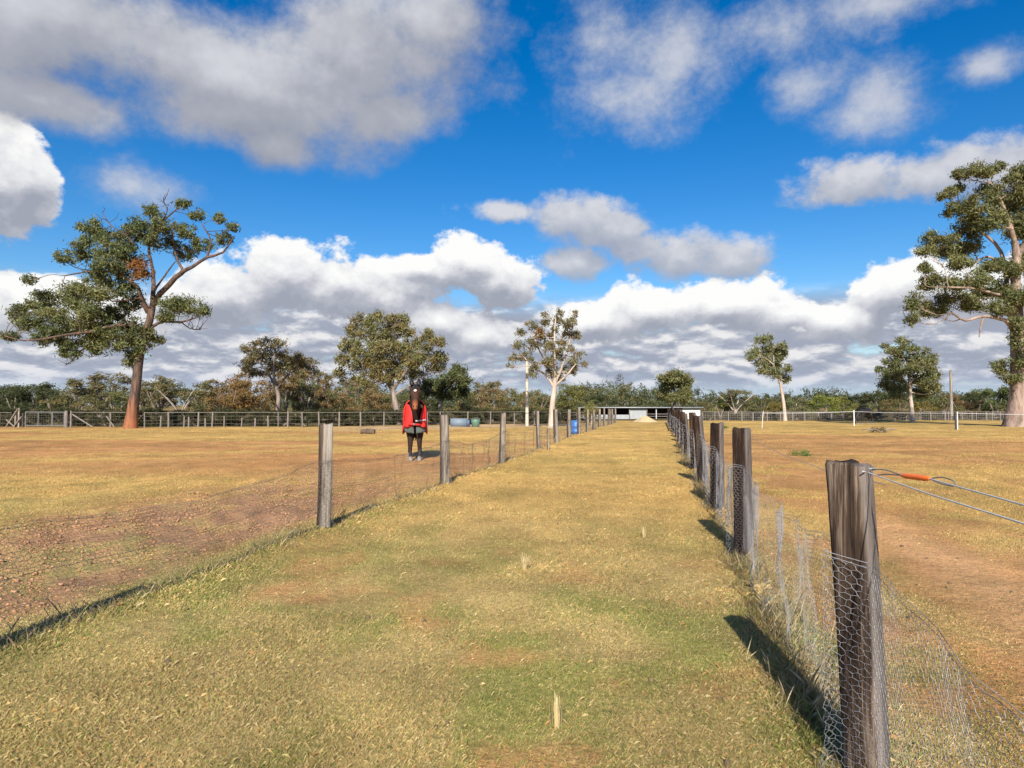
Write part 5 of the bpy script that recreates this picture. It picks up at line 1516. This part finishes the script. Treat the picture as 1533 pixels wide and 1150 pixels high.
def bay_mat():
    m, nt, b = new_mat('bay_coat')
    tc = tcoord(nt); sx = N(nt, 'ShaderNodeSeparateXYZ'); nt.links.new(tc, sx.inputs[0])
    f = noise_fac(nt, tc, 6.0, 4, 0.6)
    # bay: black points on the legs, brown body and face, tan muzzle
    mr = N(nt, 'ShaderNodeMapRange'); mr.inputs[1].default_value = .55; mr.inputs[2].default_value = 1.0; nt.links.new(sx.outputs[2], mr.inputs[0])
    c = mixc(nt, mr.outputs[0], (0.030, 0.018, 0.014), ramp(nt, [(.3, (.030, .014, .009)), (.7, (.062, .024, .013))], f))
    # dark chest and neck
    dk = N(nt, 'ShaderNodeMapRange'); dk.inputs[1].default_value = -.16; dk.inputs[2].default_value = -.04; nt.links.new(sx.outputs[1], dk.inputs[0])
    c = mixc(nt, dk.outputs[0], c, (0.030, 0.017, 0.013))
    # tan nose
    def near(pt, r0, r1):
        s = N(nt, 'ShaderNodeVectorMath', operation='DISTANCE'); nt.links.new(tc, s.inputs[0]); s.inputs[1].default_value = pt
        q = N(nt, 'ShaderNodeMapRange'); q.inputs[1].default_value = r1; q.inputs[2].default_value = r0; nt.links.new(s.outputs['Value'], q.inputs[0]); return q.outputs[0]
    c = mixc(nt, near((0, -.60, 1.46), .06, .22), c, (.25, .085, .032))
    c = mixc(nt, near((0, -.42, 1.89), .028, .050), c, (.85, .78, .74))        # white star
    nt.links.new(c, b.inputs['Base Color']); b.inputs['Roughness'].default_value = .75; b.inputs['Specular IOR Level'].default_value = .25
    return m

def red_horse():
    d = 18.1; q = ground_px(621.5, d)
    root = empty('horse', q - Vector((0, .31, 0)) * 0, math.atan2(-q.x, q.y) * 1.0)
    q2 = ground_px(621.5, d); root.location = q2
    root.scale = (.93, 1, 1)
    tag(root, 'bay horse in a red rug facing the camera with ears pricked', 'horse')
    V = [(0, 1.75, 1.25, .27), (0, 1.15, 1.20, .30), (0, .62, 1.20, .28), (0, .36, 1.20, .235),
         (0, .18, 1.45, .175), (0, -.02, 1.68, .135), (0, -.14, 1.90, .105), (0, -.26, 1.93, (.168, .115)), (0, -.36, 1.79, (.155, .110)), (0, -.46, 1.58, (.090, .082)), (0, -.53, 1.44, (.086, .070)), (0, -.56, 1.36, (.064, .052))]
    E = [(0, 1), (1, 2), (2, 3), (3, 4), (4, 5), (5, 6), (6, 7), (7, 8), (8, 9), (9, 10), (10, 11)]
    horse_legs(V, E, 2, 0, .135, .17, .02)
    body = skin_body('body', bay_mat(), root, V, E, 1)
    hooves(root, .135, .17, .02)
    head_extras(root, (0, -.31, 1.88), (0, -.20, 2.01), (0, -.55, 1.42), .23)
    m_ = MB(); g = np.random.default_rng(8)
    for k in range(26):       # forelock and mane
        x = g.uniform(-.05, .05); m_.tube(spline([(x * .6, -.17, 2.03), (x, -.33, 2.02), (x * 1.3, -.40, 1.93 - g.uniform(0, .07))], 6), np.linspace(.012, .004, 7), 5)
    for k in range(40):
        t = g.uniform(0, 1); y = -.12 + .30 * t; z = 2.0 - .48 * t; m_.tube(spline([(0, y, z), (-.10, y + .02, z + .01), (-.15, y, z - .12 - g.uniform(0, .1))], 6), np.linspace(.016, .006, 7), 5)
    m_.build('mane', M['hair'], root)
    m_ = MB()
    for k in range(26):
        x = g.normal(0, .035); m_.tube(spline([(x * .5, 2.02, 1.28), (x, 2.16, 1.10), (x * 1.6, 2.14, .55 - g.uniform(0, .15))], 8), np.linspace(.02, .006, 9), 5)
    m_.build('tail', M['hair'], root)
    # rug: an arched cover over the back, open in front, with a deep hem
    ny, na = 26, 41; P = np.zeros((ny, na, 3))
    for i in range(ny):
        y = .16 + (2.12 - .16) * i / (ny - 1)
        front = max(0, 1 - (y - .16) / .42); back = max(0, (y - 1.85) / .27)
        ztop = 1.66 - .10 * math.sin(math.pi * min(1, max(0, (y - .3) / 1.5))) - .06 * back - .02 * front
        hw = .335 - .04 * front ** 2 - .05 * back
        hem = .70 + .18 * front + .02 * math.sin(y * 9)
        for j in range(na):
            a = (j / (na - 1) * 2 - 1); s = abs(a)
            if s < .5:
                th = s / .5 * math.pi / 2; x = hw * math.sin(th) ** .8; z = ztop - (1 - math.cos(th)) * .34
            else:
                k = (s - .5) / .5; x = hw + .012 * k + .012 * math.sin(y * 14 + k * 2) * k; z = (ztop - .34) * (1 - k) + hem * k
            P[i, j] = (math.copysign(x, a), y, z)
    m_ = MB(); m_.grid(P); rug = m_.build('rug', M['rug_red'], root)
    sol = rug.modifiers.new('thick', 'SOLIDIFY'); sol.thickness = .014; sol.offset = 1
    # shoulder panels folding round the chest, V shaped neckline
    for sgn in (-1, 1):
        n1, n2 = 12, 12; G = np.zeros((n1, n2, 3))
        for i in range(n1):
            a = i / (n1 - 1)
            xx = .075 + (.315 - .075) * a
            if sgn == 1: xx = .165 + (.315 - .165) * a
            yy = .055 + .13 * a ** 2.5
            zt = (1.12 + .52 * a ** .5 if sgn == -1 else 1.10 + .52 * a ** .75) - .30 * max(0, a - .5) ** 1.3
            zb = .93 - .03 * math.sin(a * 3)
            for j in range(n2):
                b = j / (n2 - 1)
                G[i, j] = (sgn * xx * (1 - .12 * b), yy + .02 * math.sin(b * 5 + a * 6) + .04 * b * (a), zb + (zt - zb) * b)
        m_ = MB(); m_.grid(G); o = m_.build('rug_front', M['rug_red'], root); s_ = o.modifiers.new('thick', 'SOLIDIFY'); s_.thickness = .014
        G = np.zeros((8, 6, 3))
        for i in range(8):
            a = i / 7; xx = .03 + (.30 - .03) * a
            for j in range(6):
                b = j / 5; G[i, j] = (sgn * xx, .10 + .10 * a ** 2 + .015 * math.sin(a * 8 + b * 3), .735 + .04 * a + .22 * b)
        m_ = MB(); m_.grid(G); o = m_.build('rug_lining', M['rug_green'], root); s_ = o.modifiers.new('thick', 'SOLIDIFY'); s_.thickness = .012
    m_ = MB(); m_.box((.16, .03, 1.085), (.30, .016, .040), ry=R_(-5)); m_.build('chest_strap', M['strap'], root, smooth=False)
    m_ = MB(); m_.box((-.02, .015, .985), (.36, .016, .05), ry=R_(4)); m_.build('chest_strap', M['rug_red'], root, smooth=False)
    m_ = MB(); m_.box((-.03, .004, .985), (.05, .012, .065), ry=R_(4)); m_.build('buckle', M['steel'], root, smooth=False)
    return root
red_horse()

def black_horse():
    d = 54.5; q = ground_px(1284, d)
    root = empty('horse', q, R_(-58)); root.scale = (.9, .9, .9)
    tag(root, 'black horse grazing head down far off in the right paddock', 'horse')
    V = [(0, 1.75, 1.22, .27), (0, 1.15, 1.17, .29), (0, .62, 1.18, .27), (0, .36, 1.14, .22),
         (0, .06, .95, .155), (0, -.20, .70, .12), (0, -.36, .46, .10), (0, -.44, .38, (.105, .10)), (0, -.47, .27, .09), (0, -.46, .15, .068), (0, -.45, .06, .058)]
    E = [(i, i + 1) for i in range(10)]
    horse_legs(V, E, 2, 0, .16, .17, .07)
    skin_body('body', M['horse_black'], root, V, E, 1); hooves(root, .16, .17, .07)
    head_extras(root, (0, -.42, .42), (0, -.36, .54), (0, -.46, .08), .14)
    m_ = MB(); g = np.random.default_rng(3)
    for k in range(40):
        t = g.uniform(0, 1); y = .22 - .55 * t; z = 1.26 - .68 * t; m_.tube(spline([(0, y, z), (-.09, y, z), (-.14, y - .02, z - .20)], 6), np.linspace(.018, .006, 7), 5)
    m_.build('mane', M['hair'], root)
    m_ = MB()
    for k in range(24):
        x = g.normal(0, .035); m_.tube(spline([(x * .5, 2.02, 1.26), (x, 2.15, 1.08), (x * 1.6, 2.12, .45 - g.uniform(0, .15))], 8), np.linspace(.02, .006, 9), 5)
    m_.build('tail', M['hair'], root)
black_horse()
